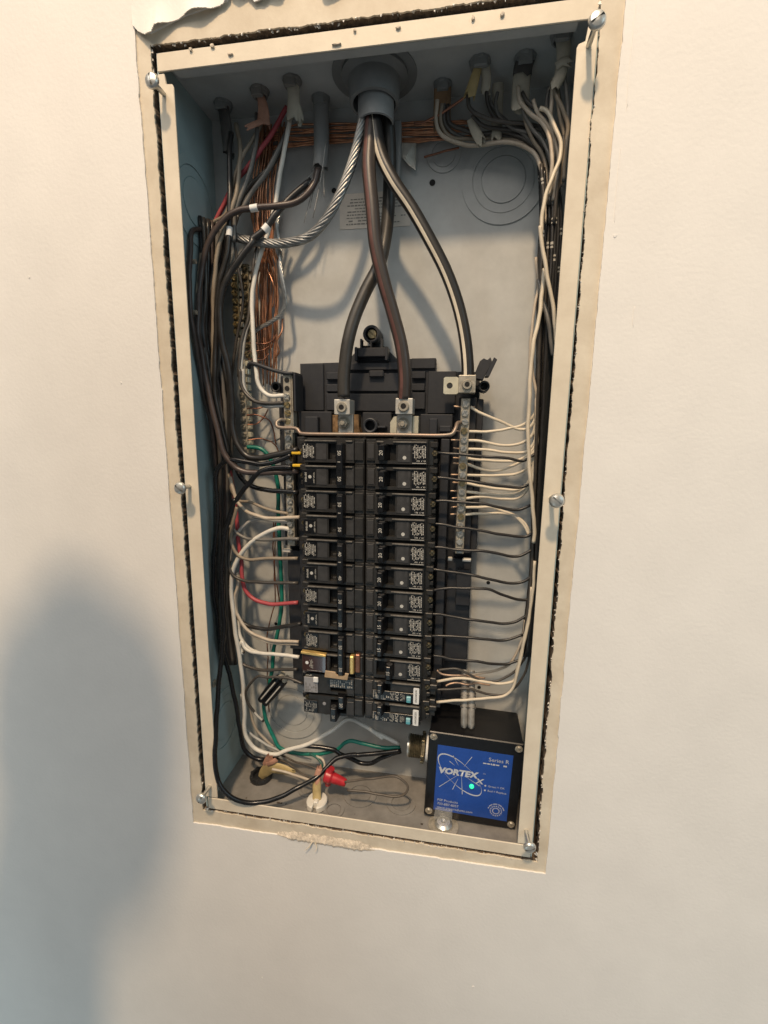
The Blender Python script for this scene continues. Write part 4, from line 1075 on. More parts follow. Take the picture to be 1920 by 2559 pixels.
 ('white_wire','white_dusty',1.8,[(-1562,520,-1059),(-1549,509,-1185),(-1590,493,-1358),(-1571,478,-1527),(-1492,464,-1658),(-1418,453,-1737),(-1289,437,-1788),(-1105,416,-1810),(-785,380,-1779)],'cream wire, upper of two reaching the fifth left breaker together','wire',None),
 ('white_wire','white_dusty',1.8,[(-1555,540,-1074),(-1547,528,-1209),(-1588,513,-1383),(-1575,498,-1554),(-1494,483,-1693),(-1420,471,-1771),(-1290,455,-1824),(-1114,436,-1847),(-793,400,-1818)],'cream wire, lower of two reaching the fifth left breaker together','wire',None),
 ('white_wire','white_ins',2.0,[(-1568,520,-1634),(-1564,510,-1765),(-1547,503,-1851),(-1486,500,-1945),(-1416,500,-1993),(-1336,500,-2018)],'short white wire curling behind the lower left loop','wire',None),
 ('white_wire','white_ins',2.1,[(-1528,500,-2059),(-1549,488,-1963),(-1519,479,-1892),(-1485,469,-1956),(-1412,458,-1992),(-1318,447,-1997),(-1132,424,-1982),(-970,404,-1971),(-785,380,-1964)],'clean white wire curling into the amber covered breaker','wire',None),
 ('black_wire','dark_ins',1.8,[(-1504,500,-2034),(-1547,496,-2041),(-1552,490,-2105),(-1532,484,-2171),(-1439,474,-2207),(-1252,457,-2214),(-1044,430,-2173),(-815,400,-2127)],'dark wire with a tight loop just under the amber covered breaker','wire',None),
 ('black_wire','dark_ins',1.6,[(-757,400,-2300),(-894,409,-2265),(-1042,419,-2257),(-1193,429,-2284),(-1305,436,-2290),(-1402,445,-2371),(-1488,464,-2526),(-1483,480,-2671),(-1415,499,-2802),(-1307,520,-2931)],'dark wire from the lowest left breaker ending in white printing','wire',None),
 ('white_wire','white_dusty',1.6,[(-1543,580,-2613),(-1521,590,-2821),(-1458,609,-3099),(-1369,634,-3249),(-1248,660,-3381)],'thin cream wire slanting down to the bottom cables, right one','wire',None),
 ('white_wire','grey_ins',1.6,[(-1612,580,-2642),(-1636,584,-2776),(-1638,586,-2887),(-1597,592,-3083),(-1478,597,-3215),(-1329,607,-3313),(-1139,625,-3390),(-959,641,-3434),(-760,660,-3498)],'thin grey white wire curving along the bottom left corner','wire',None),
 ('green_wire','green_ins',2.3,[(-1438,660,364),(-1310,666,356),(-1217,671,295),(-1140,679,150),(-1105,689,-43),(-1113,702,-362),(-1113,705,-524),(-1112,715,-959),(-1106,717,-1316),(-1121,711,-1587),(-1173,705,-1866),(-1230,700,-2104),(-1243,684,-2312),(-1295,663,-2571),(-1352,645,-2782),(-1326,628,-2985),(-1234,617,-3186),(-1154,614,-3339),(-912,608,-3379),(-659,603,-3352),(-460,600,-3278),(-418,600,-3264),(-315,600,-3150),(-234,600,-3109),(-63,600,-3133),(136,600,-3149),(357,600,-3121)],'long green wire from the grounding bar to the surge protector','wire',None),
 ('copper_wire','copper',0.85,[(-1113,748,3480),(-1239,726,2768),(-1293,725,2142),(-1313,736,1768),(-1302,748,1332)],'thin bare copper wire in the loose bundle left of centre','wire','bare copper wires of the loose bundle'),
 ('copper_wire','copper',0.85,[(-1179,839,3650),(-1300,792,2727),(-1309,785,2161),(-1343,805,1748),(-1348,839,998)],'thin bare copper wire in the loose bundle left of centre','wire','bare copper wires of the loose bundle'),
 ('copper_wire','copper',0.85,[(-1013,801,3633),(-1087,788,2672),(-1302,791,2162),(-1311,796,1780),(-1309,801,1326)],'thin bare copper wire in the loose bundle left of centre','wire','bare copper wires of the loose bundle'),
 ('copper_wire','copper',0.85,[(-992,801,3568),(-1088,775,2765),(-1267,781,2158),(-1269,794,1728),(-1294,801,1476)],'thin bare copper wire in the loose bundle left of centre','wire','bare copper wires of the loose bundle'),
 ('copper_wire','copper',0.85,[(-1170,797,3624),(-1322,776,2797),(-1253,778,2157),(-1278,787,1761),(-1289,797,1339)],'thin bare copper wire in the loose bundle left of centre','wire','bare copper wires of the loose bundle'),
 ('copper_wire','copper',0.85,[(-1229,849,3652),(-1259,842,2747),(-1266,843,2176),(-1283,845,1850),(-1304,849,1314)],'thin bare copper wire in the loose bundle left of centre','wire','bare copper wires of the loose bundle'),
 ('copper_wire','copper',0.85,[(-1195,848,3511),(-1307,801,2791),(-1241,781,2157),(-1285,809,1703),(-1305,848,1047)],'thin bare copper wire in the loose bundle left of centre','wire','bare copper wires of the loose bundle'),
 ('copper_wire','copper',0.85,[(-1133,775,3620),(-1220,761,2651),(-1205,766,2151),(-1210,771,1812),(-1247,775,1491)],'thin bare copper wire in the loose bundle left of centre','wire','bare copper wires of the loose bundle'),
 ('copper_wire','copper',0.85,[(-1165,775,3569),(-1324,769,2819),(-1227,770,2153),(-1223,772,1865),(-1242,775,1399)],'thin bare copper wire in the loose bundle left of centre','wire','bare copper wires of the loose bundle'),
 ('copper_wire','copper',0.85,[(-1103,770,3542),(-1113,712,2723),(-1192,709,2134),(-1237,740,1683),(-1237,770,1217)],'thin bare copper wire in the loose bundle left of centre','wire','bare copper wires of the loose bundle'),
 ('copper_wire','copper',0.85,[(-1130,770,3549),(-1251,716,2759),(-1176,722,2137),(-1212,742,1823),(-1223,770,1374)],'thin bare copper wire in the loose bundle left of centre','wire','bare copper wires of the loose bundle'),
 ('copper_wire','copper',0.85,[(-1145,851,3614),(-1280,818,2732),(-1187,814,2165),(-1219,829,1739),(-1261,851,1066)],'thin bare copper wire in the loose bundle left of centre','wire','bare copper wires of the loose bundle'),
 ('copper_wire','copper',0.85,[(-1158,848,3565),(-1198,793,2720),(-1198,790,2158),(-1233,816,1732),(-1246,848,1196)],'thin bare copper wire in the loose bundle left of centre','wire','bare copper wires of the loose bundle'),
 ('copper_wire','copper',0.85,[(-1037,855,3502),(-1177,851,2848),(-1189,851,2176),(-1211,853,1723),(-1231,855,1435)],'thin bare copper wire in the loose bundle left of centre','wire','bare copper wires of the loose bundle'),
 ('copper_wire','copper',0.85,[(-966,816,3482),(-1073,785,2821),(-1153,787,2156),(-1191,807,1708),(-1204,816,1495)],'thin bare copper wire in the loose bundle left of centre','wire','bare copper wires of the loose bundle'),
 ('copper_wire','copper',0.85,[(-981,845,3635),(-1101,814,2778),(-1174,809,2163),(-1179,824,1717),(-1223,845,1048)],'thin bare copper wire in the loose bundle left of centre','wire','bare copper wires of the loose bundle'),
 ('copper_wire','copper',0.85,[(-1081,811,3548),(-1215,784,2766),(-1135,781,2153),(-1171,795,1734),(-1194,811,1194)],'thin bare copper wire in the loose bundle left of centre','wire','bare copper wires of the loose bundle'),
 ('copper_wire','copper',0.85,[(-1211,805,3611),(-1341,780,2750),(-1115,786,2154),(-1117,799,1696),(-1175,805,1445)],'thin bare copper wire in the loose bundle left of centre','wire','bare copper wires of the loose bundle'),
 ('copper_wire','copper',0.85,[(-1177,792,3646),(-1278,745,2783),(-1093,736,2138),(-1091,753,1811),(-1175,792,1005)],'thin bare copper wire in the loose bundle left of centre','wire','bare copper wires of the loose bundle'),
 ('copper_wire','copper',0.85,[(-1119,761,3573),(-1208,750,2657),(-1083,754,2143),(-1107,759,1736),(-1137,761,1489)],'thin bare copper wire in the loose bundle left of centre','wire','bare copper wires of the loose bundle'),
 ('copper_wire','copper',0.85,[(-1200,798,3506),(-1261,794,2701),(-1099,793,2155),(-1111,795,1692),(-1156,798,1131)],'thin bare copper wire in the loose bundle left of centre','wire','bare copper wires of the loose bundle'),
 ('copper_wire','copper',0.85,[(-1093,796,3492),(-1125,739,2699),(-1067,747,2140),(-1092,771,1789),(-1137,796,1416)],'thin bare copper wire in the loose bundle left of centre','wire','bare copper wires of the loose bundle'),
 ('copper_wire','copper',0.85,[(-981,750,3585),(-1095,741,2740),(-1065,742,2139),(-1068,746,1757),(-1113,750,1287)],'thin bare copper wire in the loose bundle left of centre','wire','bare copper wires of the loose bundle'),
 ('copper_wire','copper',0.85,[(-1087,762,3578),(-1150,728,2799),(-1056,718,2131),(-1078,736,1685),(-1118,762,1006)],'thin bare copper wire in the loose bundle left of centre','wire','bare copper wires of the loose bundle'),
 ('copper_wire','copper',0.95,[(-1175,820,3537),(-850,826,3585),(-372,835,3563),(278,824,3515),(870,800,3464)],'bare copper wire lying level along the top of the back','wire','copper wires along the top of the back'),
 ('copper_wire','copper',0.95,[(-1149,820,3568),(-851,826,3543),(-372,835,3538),(279,825,3487),(879,800,3451)],'bare copper wire lying level along the top of the back','wire','copper wires along the top of the back'),
 ('copper_wire','copper',0.95,[(-1155,820,3552),(-851,826,3547),(-373,835,3526),(279,823,3490),(822,800,3472)],'bare copper wire lying level along the top of the back','wire','copper wires along the top of the back'),
 ('copper_wire','copper',0.95,[(-1202,820,3501),(-852,826,3515),(-372,835,3542),(279,825,3491),(914,800,3445)],'bare copper wire lying level along the top of the back','wire','copper wires along the top of the back'),
 ('copper_wire','copper',0.95,[(-1296,820,3538),(-853,828,3516),(-373,837,3503),(280,822,3454),(837,800,3416)],'bare copper wire lying level along the top of the back','wire','copper wires along the top of the back'),
 ('copper_wire','copper',0.95,[(-1271,820,3515),(-854,827,3466),(-373,836,3457),(281,823,3415),(876,800,3405)],'bare copper wire lying level along the top of the back','wire','copper wires along the top of the back'),
 ('copper_wire','copper',0.95,[(-1257,820,3510),(-853,827,3474),(-373,837,3470),(281,821,3426),(798,800,3415)],'bare copper wire lying level along the top of the back','wire','copper wires along the top of the back'),
 ('copper_wire','copper',0.95,[(-1158,820,3477),(-853,826,3452),(-373,834,3456),(280,826,3416),(938,800,3381)],'bare copper wire lying level along the top of the back','wire','copper wires along the top of the back'),
 ('copper_wire','copper',0.95,[(-1274,820,3465),(-854,828,3466),(-373,837,3454),(281,820,3409),(783,800,3350)],'bare copper wire lying level along the top of the back','wire','copper wires along the top of the back'),
 ('copper_wire','copper',0.95,[(-1165,820,3410),(-854,826,3423),(-373,835,3424),(281,826,3360),(927,800,3339)],'bare copper wire lying level along the top of the back','wire','copper wires along the top of the back'),
 ('copper_wire','copper',0.95,[(-1196,820,3383),(-855,826,3403),(-373,835,3403),(281,825,3376),(924,800,3316)],'bare copper wire lying level along the top of the back','wire','copper wires along the top of the back'),
 ('copper_wire','copper',0.95,[(-1277,820,3385),(-855,827,3420),(-373,836,3416),(282,825,3351),(923,800,3323)],'bare copper wire lying level along the top of the back','wire','copper wires along the top of the back'),
 ('copper_wire','copper',0.9,[(-1143,820,2473),(-1064,773,2333),(-1036,800,2284)],'short copper wire end slanting beside the bare cable','wire',None),
 ('copper_wire','copper',0.9,[(-1157,680,2209),(-1100,671,2134),(-1072,663,2053),(-1082,688,1940),(-1115,720,1841)],'bright copper wire kinked at the middle of the copper bundle','wire',None),
 ('copper_wire','copper',0.95,[(-997,700,1718),(-1007,676,1589),(-1047,665,1486),(-1038,685,1386),(-1091,700,1322)],'bright copper wire with a zigzag end right of the bundle','wire',None),
 ('copper_wire','copper_dark',0.75,[(-1430,660,714),(-1345,687,719),(-1254,717,698),(-1197,740,654),(-1161,750,530),(-1136,760,392)],'long thin copper wire arching from the middle of the grounding bar','wire',None),
 ('copper_wire','copper_dark',0.75,[(-1434,660,441),(-1359,693,452),(-1277,729,451),(-1188,747,426),(-1143,753,385),(-1115,760,316)],'thin copper wire arching from the lowest screws of the grounding bar','wire',None),
 ('copper_wire','copper_dark',0.75,[(-1427,660,608),(-1370,695,611),(-1326,726,638),(-1268,748,703),(-1220,760,782)],'thin copper wire curling upward from the grounding bar','wire',None),
 ('copper_wire','copper_dark',0.75,[(-1419,660,784),(-1379,695,790),(-1303,744,800),(-1212,760,839)],'short copper wire reaching the grounding bar beneath the grey pair','wire',None),
 ('copper_wire','copper_dark',0.75,[(-1381,660,1476),(-1300,699,1474),(-1210,740,1476),(-1130,750,1525),(-1082,760,1607)],'copper wire turning left to the grounding bar, upper of three','wire',None),
 ('copper_wire','copper_dark',0.75,[(-1385,660,1387),(-1320,717,1395),(-1249,747,1410),(-1186,760,1452)],'copper wire turning left to the grounding bar, middle of three','wire',None),
 ('copper_wire','copper_dark',0.75,[(-1388,660,1305),(-1298,735,1310),(-1236,749,1327),(-1189,760,1377)],'copper wire turning left to the grounding bar, lowest of three','wire',None),
 ('copper_wire','copper_dark',0.75,[(-1208,780,-483),(-1222,780,-896),(-1218,780,-1164),(-1228,780,-1531),(-1287,780,-1722),(-1334,780,-1896),(-1340,780,-2165),(-1358,780,-2648),(-1349,780,-2980)],'thin copper wire hanging straight down beside the green wire','wire',None),
 ('copper_wire','copper_dark',0.75,[(-1177,780,-482),(-1189,780,-560),(-1204,780,-895),(-1210,780,-1209),(-1166,780,-1416),(-1168,780,-1480)],'thin copper wire touching the back of the green wire','wire',None),
 ('brown_wire','brown_thin',1.1,[(-1264,620,-3415),(-1086,568,-3417),(-859,507,-3424),(-613,460,-3438)],'brown wire running right along the bottom tangle, upper of two','wire',None),
 ('brown_wire','brown_thin',1.1,[(-1215,600,-3460),(-1011,505,-3455),(-831,425,-3474),(-661,360,-3491)],'brown wire slanting to the yellow cable, lower of two','wire',None),
 ('white_wire','white_dusty',1.5,[(-1140,340,-3417),(-983,353,-3440),(-816,338,-3463),(-660,300,-3460)],'cream wire from the yellow sheath lying over the bottom plate','wire',None),
 ('green_wire','green_dark',1.4,[(-744,560,-3322),(-651,526,-3336),(-575,489,-3385),(-551,460,-3446)],'short dark green wire tucked beside the yellow cable','wire',None),
 ('white_wire','white_dusty',1.4,[(-655,540,-3330),(-562,501,-3339),(-529,472,-3382),(-544,440,-3437)],'short cream wire tucked beside the dark green one','wire',None),
 ('brown_wire','brown_thin',1.3,[(-240,300,-3419),(-125,304,-3386),(8,310,-3352),(139,315,-3326),(251,319,-3288),(346,311,-3271),(432,300,-3296),(490,289,-3361),(474,281,-3430),(411,272,-3475),(319,261,-3485),(152,254,-3478),(11,248,-3463),(-197,240,-3468)],'thin brown wire loop lying on the bottom plate beside the wire nut','wire',None),
 ('black_wire','black_ins',1.45,[(643,400,359),(730,400,354),(862,400,350),(1124,400,329),(1357,416,320),(1513,428,290),(1636,440,363)],'thin black wire reaching right from the topmost right breaker','wire',None),
 ('black_wire','black_ins',1.45,[(657,400,110),(738,400,112),(872,400,96),(1137,400,70),(1334,417,41),(1504,431,31),(1599,440,63)],'thin black wire reaching right from the second breaker from the top on the right','wire',None),
 ('black_wire','black_ins',1.45,[(651,400,-133),(746,400,-126),(880,400,-128),(1147,400,-139),(1346,416,-174),(1518,430,-190),(1622,440,-140)],'thin black wire reaching right from the third breaker from the top on the right','wire',None),
 ('black_wire','black_ins',1.45,[(658,400,-367),(754,400,-365),(890,400,-384),(1160,400,-413),(1428,421,-454),(1587,434,-462),(1657,440,-426)],'thin black wire reaching right from the fourth breaker from the top on the right','wire',None),
 ('black_wire','black_ins',1.45,[(665,400,-608),(762,400,-610),(900,400,-624),(1170,400,-623),(1374,423,-653),(1536,442,-670),(1672,460,-600)],'thin black wire reaching right from the fifth breaker from the top on the right','wire',None),
 ('black_wire','black_ins',1.45,[(665,400,-844),(770,400,-851),(909,400,-868),(1115,400,-886),(1321,414,-932),(1486,433,-956),(1619,449,-924),(1696,460,-862)],'thin black wire reaching right from the sixth breaker from the top on the right','wire',None),
 ('black_wire','black_ins',1.45,[(672,400,-1082),(777,400,-1055),(915,400,-1035),(1122,400,-1025),(1258,408,-1029),(1439,430,-1092),(1606,450,-1137),(1694,460,-1126)],'thin black wire reaching right from the seventh breaker from the top on the right','wire',None),
 ('black_wire','black_ins',1.45,[(673,400,-1337),(786,400,-1339),(928,400,-1354),(1207,404,-1378),(1417,437,-1399),(1554,459,-1382),(1668,480,-1310)],'thin black wire reaching right from the eighth breaker from the top on the right','wire',None),
 ('black_wire','black_ins',1.45,[(680,400,-1589),(794,400,-1578),(1007,400,-1569),(1287,419,-1583),(1469,449,-1587),(1648,480,-1522)],'thin black wire reaching right from the ninth breaker from the top on the right','wire',None),
 ('black_wire','black_ins',1.45,[(715,400,-1811),(827,405,-1821),(910,408,-1834),(1185,421,-1846),(1392,456,-1870),(1529,480,-1866),(1636,500,-1821)],'thin black wire reaching right from the tenth breaker from the top on the right','wire',None),
 ('black_wire','dark_ins',1.3,[(783,420,-1984),(857,422,-1965),(950,425,-1952),(1024,428,-1966),(1146,432,-2027),(1277,437,-2076),(1413,443,-2055),(1528,456,-1990),(1613,468,-1897),(1695,484,-1748),(1717,500,-1577)],'dark wire waving from the upper of the two labelled breakers','wire',None),
 ('black_wire','dark_ins',1.3,[(752,440,-2234),(875,443,-2217),(1005,447,-2194),(1117,450,-2186),(1239,454,-2216),(1378,458,-2233),(1497,465,-2222),(1602,476,-2135),(1668,487,-2023),(1725,504,-1826),(1736,520,-1634)],'dark wire sagging from the lower of the two labelled breakers','wire',None),
 ('copper_wire','copper_pale',1.0,[(765,420,-1988),(812,429,-2032),(953,450,-2039),(1150,500,-2067),(1283,540,-2094)],'pale copper wire curling beside the upper labelled breaker','wire',None),
 ('copper_wire','copper_pale',1.0,[(864,440,-2175),(910,449,-2146),(965,458,-2133),(1097,480,-2154),(1229,512,-2148),(1343,540,-2171)],'pale copper wire lying under the upper white wire at lower right','wire',None),
 ('white_wire','white_warm',1.5,[(1692,380,-691),(1693,374,-1006),(1675,369,-1283),(1636,363,-1615),(1600,362,-1860),(1575,368,-2044),(1512,373,-2156),(1416,376,-2207),(1193,385,-2261),(1010,391,-2299),(773,400,-2355)],'cream wire reaching the lowest right breaker','wire',None),
 ('white_wire','white_warm',1.5,[(1684,400,-970),(1682,406,-1251),(1640,413,-1591),(1606,419,-1871),(1571,422,-2026),(1458,425,-2072),(1322,428,-2078),(1185,431,-2068),(1046,434,-2059),(908,437,-2088),(768,440,-2133)],'cream wire with a wave, reaching the upper labelled breaker','wire',None),
 ('white_wire','white_dusty',1.4,[(1656,480,-1360),(1640,488,-1579),(1590,495,-1755),(1526,503,-1885),(1423,518,-1967),(1243,542,-2039),(1095,560,-2086)],'cream wire bending down to the grey back near the labelled breakers','wire',None),
 ('white_wire','white_warm',1.45,[(998,480,804),(1081,485,758),(1231,492,693),(1380,500,629),(1489,489,594),(1565,481,609),(1609,473,674),(1616,460,802)],'First cream wire from the top on the right terminal bar','wire',None),
 ('white_wire','white_warm',1.45,[(979,480,567),(1164,488,568),(1381,498,600),(1494,494,630),(1587,482,710),(1616,473,803),(1606,460,943)],'Second cream wire from the top on the right terminal bar','wire',None),
 ('white_wire','white_warm',1.45,[(979,480,481),(1132,486,471),(1281,492,443),(1427,498,438),(1519,495,469),(1599,486,537),(1621,475,660),(1614,460,838)],'Third cream wire from the top on the right terminal bar','wire',None),
 ('white_wire','white_warm',1.45,[(987,480,395),(1173,488,389),(1358,497,370),(1482,495,365),(1559,488,382),(1623,477,479),(1628,460,660)],'Fourth cream wire from the top on the right terminal bar','wire',None),
 ('white_wire','white_warm',1.45,[(991,480,302),(1178,489,284),(1363,497,280),(1493,493,299),(1575,484,353),(1632,474,443),(1636,460,588)],'Fifth cream wire from the top on the right terminal bar','wire',None),
 ('white_wire','white_warm',1.45,[(986,480,246),(1107,486,207),(1243,492,187),(1360,497,205),(1474,494,261),(1563,484,323),(1635,474,399),(1640,460,545)],'Sixth cream wire from the top on the right terminal bar','wire',None),
 ('white_wire','white_warm',1.45,[(983,480,134),(1186,489,136),(1371,497,141),(1480,495,163),(1576,485,227),(1632,473,333),(1642,460,480)],'Seventh cream wire from the top on the right terminal bar','wire',None),
 ('white_wire','white_warm',1.45,[(987,480,53),(1154,487,25),(1342,495,-1),(1511,495,8),(1593,485,84),(1625,473,221),(1638,460,370)],'Eighth cream wire from the top on the right terminal bar','wire',None),
 ('white_wire','white_warm',1.45,[(986,480,-33),(1233,491,-51),(1420,499,-53),(1527,491,-10),(1594,483,54),(1636,472,162),(1643,460,297)],'Ninth cream wire from the top on the right terminal bar','wire',None),
 ('white_wire','white_warm',1.45,[(986,480,-103),(1159,488,-84),(1347,496,-94),(1495,494,-88),(1583,483,1),(1633,472,109),(1644,460,238)],'Tenth cream wire from the top on the right terminal bar','wire',None),
 ('white_wire','white_warm',1.45,[(986,480,-195),(1127,487,-193),(1240,493,-183),(1355,499,-218),(1475,488,-258),(1566,477,-314),(1621,468,-388),(1650,460,-455)],'Eleventh cream wire from the top on the right terminal bar','wire',None),
 ('white_wire','white_warm',1.45,[(985,480,-271),(1092,486,-261),(1206,492,-255),(1356,500,-242),(1476,488,-266),(1560,476,-330),(1616,465,-419),(1633,460,-464)],'Twelfth cream wire from the top on the right terminal bar','wire',None),
 ('white_wire','white_warm',1.7,[(1468,400,3283),(1522,390,3252),(1588,368,3128),(1652,340,2967),(1645,320,2852),(1595,292,2699),(1549,275,2551),(1525,266,2403),(1528,257,2253),(1519,254,2299),(1536,246,2164),(1578,242,2002),(1617,246,1842),(1663,251,1679),(1702,257,1481),(1717,260,1361)],'long cream wire bowing in front of the right bundle near the top','wire',None),
 ('white_wire','white_warm',1.8,[(1588,360,2000),(1583,338,1836),(1574,324,1733),(1562,300,1560),(1528,278,1354),(1517,271,1147),(1522,262,865),(1525,260,656),(1546,260,378),(1580,263,130),(1620,279,-125),(1653,292,-348),(1654,300,-488)],'long cream wire running straight down in front of the right bundle','wire',None),
 ('white_wire','white_dusty',1.4,[(1528,500,2141),(1553,483,1945),(1562,475,1854),(1539,462,1700),(1525,443,1488),(1527,440,1239),(1546,440,872),(1551,440,730)],'dusty cream wire behind the long straight one at right','wire',None),
 ('white_wire','white_dusty',1.4,[(1548,460,1242),(1566,445,1096),(1609,424,890),(1602,422,871),(1626,429,660),(1644,440,444)],'dusty cream wire slanting off the straight one at right','wire',None),
 ('black_wire','grey_dark',2.0,[(1557,460,1939),(1602,396,1750),(1647,340,1567),(1687,340,1396),(1714,340,1258)],'dark grey wire slanting under the cream one at right','wire',None),
 ('black_wire','black_gloss',1.5,[(1522,720,3048),(1570,703,2634),(1584,676,1998),(1620,660,1338),(1648,660,647),(1679,660,-165),(1701,660,-984),(1657,660,-1861)],'black wire packed in the dense bundle along the right wall','wire','black wires of the right bundle'),
 ('black_wire','black_ins',1.7,[(1520,599,2970),(1566,582,2584),(1580,556,1963),(1611,539,1319),(1637,539,645),(1666,539,-146),(1688,539,-945),(1646,539,-1800)],'black wire packed in the dense bundle along the right wall','wire','black wires of the right bundle'),
 ('black_wire','dark_ins',1.5,[(1518,477,2894),(1561,461,2533),(1575,435,1928),(1602,417,1300),(1627,417,644),(1653,417,-127),(1674,417,-905),(1635,417,-1738)],'black wire packed in the dense bundle along the right wall','wire','black wires of the right bundle'),
 ('black_wire','black_ins',1.7,[(1551,633,2953),(1594,618,2597),(1609,591,1973),(1634,573,1324),(1658,573,646),(1683,573,-151),(1705,573,-955),(1666,573,-1816)],'black wire packed in the dense bundle along the right wall','wire','black wires of the right bundle'),
 ('black_wire','black_gloss',1.5,[(1547,512,2877),(1589,497,2546),(1603,471,1938),(1624,452,1305),(1646,452,645),(1669,452,-132),(1691,452,-915),(1654,452,-1754)],'black wire packed in the dense bundle along the right wall','wire','black wires of the right bundle'),
 ('black_wire','black_ins',1.7,[(1581,668,2936),(1623,654,2611),(1638,627,1982),(1657,608,1329),(1678,608,646),(1700,608,-156),(1722,608,-965),(1685,608,-1832)],'black wire packed in the dense bundle along the right wall','wire','black wires of the right bundle'),
 ('black_wire','dark_ins',1.5,[(1577,547,2860),(1617,533,2560),(1632,507,1947),(1647,487,1310),(1667,487,645),(1686,487,-137),(1708,487,-926),(1673,487,-1770)],'black wire packed in the dense bundle along the right wall','wire','black wires of the right bundle'),
 ('black_wire','black_ins',1.7,[(1612,703,2917),(1652,690,2624),(1668,663,1991),(1680,643,1334),(1699,643,647),(1717,643,-161),(1740,643,-976),(1705,643,-1848)],'black wire packed in the dense bundle along the right wall','wire','black wires of the right bundle'),
 ('black_wire','black_gloss',1.5,[(1607,581,2843),(1646,569,2574),(1661,542,1956),(1670,521,1316),(1687,521,646),(1703,521,-142),(1725,521,-936),(1693,521,-1786)],'black wire packed in the dense bundle along the right wall','wire','black wires of the right bundle'),
 ('black_wire','black_ins',1.7,[(1603,460,2769),(1639,449,2523),(1654,422,1921),(1659,400,1297),(1675,400,644),(1688,400,-123),(1711,400,-897),(1680,400,-1724)],'black wire packed in the dense bundle along the right wall','wire','black wires of the right bundle'),
 ('black_wire','dark_ins',1.5,[(1638,616,2825),(1675,605,2587),(1691,578,1966),(1693,556,1321),(1708,556,646),(1720,556,-147),(1743,556,-947),(1713,556,-1802)],'black wire packed in the dense bundle along the right wall','wire','black wires of the right bundle'),
 ('black_wire','black_ins',1.7,[(1633,495,2752),(1667,485,2537),(1683,457,1931),(1682,435,1302),(1695,435,645),(1705,435,-128),(1728,435,-907),(1700,435,-1741)],'black wire packed in the dense bundle along the right wall','wire','black wires of the right bundle'),
 ('black_wire','black_gloss',1.5,[(1669,651,2806),(1704,641,2601),(1721,614,1975),(1716,591,1326),(1729,591,647),(1737,591,-152),(1761,591,-957),(1733,591,-1818)],'black wire packed in the dense bundle along the right wall','wire','black wires of the right bundle'),
 ('black_wire','black_ins',1.7,[(1663,529,2734),(1696,521,2550),(1712,493,1940),(1705,469,1307),(1716,469,646),(1722,469,-133),(1745,469,-918),(1720,469,-1757)],'black wire packed in the dense bundle along the right wall','wire','black wires of the right bundle'),
 ('black_wire','dark_ins',1.5,[(1701,685,2787),(1734,678,2614),(1751,650,1984),(1740,625,1331),(1750,625,647),(1755,625,-157),(1768,565,-948),(1753,625,-1834)],'black wire packed in the dense bundle along the right wall','wire','black wires of the right bundle'),
 ('black_wire','black_ins',1.7,[(1694,564,2715),(1725,557,2564),(1742,529,1950),(1728,504,1312),(1736,504,646),(1739,504,-138),(1763,504,-928),(1740,504,-1773)],'black wire packed in the dense bundle along the right wall','wire','black wires of the right bundle'),
 ('loop_wire','white_dusty',1.8,[(583,580,3534),(577,616,3390),(614,640,3293),(720,664,3235),(894,697,3207),(1108,655,3181),(1232,626,3168),(1356,597,3118),(1456,568,3030),(1526,546,2901),(1558,529,2777),(1576,507,2614),(1582,480,2411)],'tan wire making the lowest wide loop at upper right','wire',None),
 ('loop_wire','dark_ins',1.8,[(677,600,3500),(691,623,3369),(803,640,3316),(976,665,3276),(1187,658,3271),(1354,621,3189),(1480,587,3071),(1567,554,2902),(1609,534,2723),(1625,500,2417)],'dark wire looping just above the lowest tan one at upper right','wire',None),
 ('loop_wire','tan_ins',1.6,[(627,580,3500),(621,620,3373),(692,651,3277),(866,692,3254),(1038,710,3266),(1192,679,3222),(1342,648,3171),(1435,626,3099),(1528,600,2995)],'tan wire running between the two lowest loops at upper right','wire',None),
 ('loop_wire','dark_ins',1.8,[(857,500,3498),(867,511,3416),(925,520,3361),(1051,534,3317),(1218,552,3284),(1382,557,3259),(1517,551,3216),(1591,547,3120),(1637,541,2965),(1644,508,2724),(1644,460,2400)],'dark wire sagging from the yellow sheath towards the right','wire',None),
 ('loop_wire','grey_dark',1.6,[(997,560,3616),(1045,586,3497),(1109,606,3414),(1179,619,3356),(1265,607,3283),(1358,594,3208),(1452,580,3111)],'grey wire dropping diagonally beside the yellow sheath','wire',None),
 ('loop_wire','white_dusty',1.7,[(1278,440,3486),(1305,440,3371),(1372,440,3293),(1471,438,3219),(1536,419,3126),(1572,398,3004),(1595,381,2887),(1599,391,2746),(1594,400,2604)],'cream wire bending down from the flat white cable','wire',None),
 ('loop_wire','dark_ins',1.6,[(1316,440,3440),(1384,434,3339),(1481,429,3278),(1578,423,3192),(1632,416,3074),(1657,409,2932),(1657,403,2711),(1653,420,2384)],'dark wire bending right from the flat white cable','wire',None),
 ('loop_wire','tan_ins',1.7,[(1544,340,3446),(1593,350,3325),(1646,357,3236),(1697,371,3129),(1704,393,2992),(1696,414,2860),(1697,440,2689)],'tan wire hanging from the twisted corner cable','wire',None),
 ('loop_wire','grey_dark',1.7,[(1630,340,3499),(1666,355,3356),(1696,369,3224),(1702,382,3092),(1703,400,2924),(1707,420,2716)],'grey wire hanging at the far right corner','wire',None),
 ('loop_wire','white_dusty',1.6,[(1557,360,3471),(1560,379,3346),(1559,399,3212),(1595,426,3082),(1628,460,2924)],'pale wire dropping straight from the twisted corner cable','wire',None),
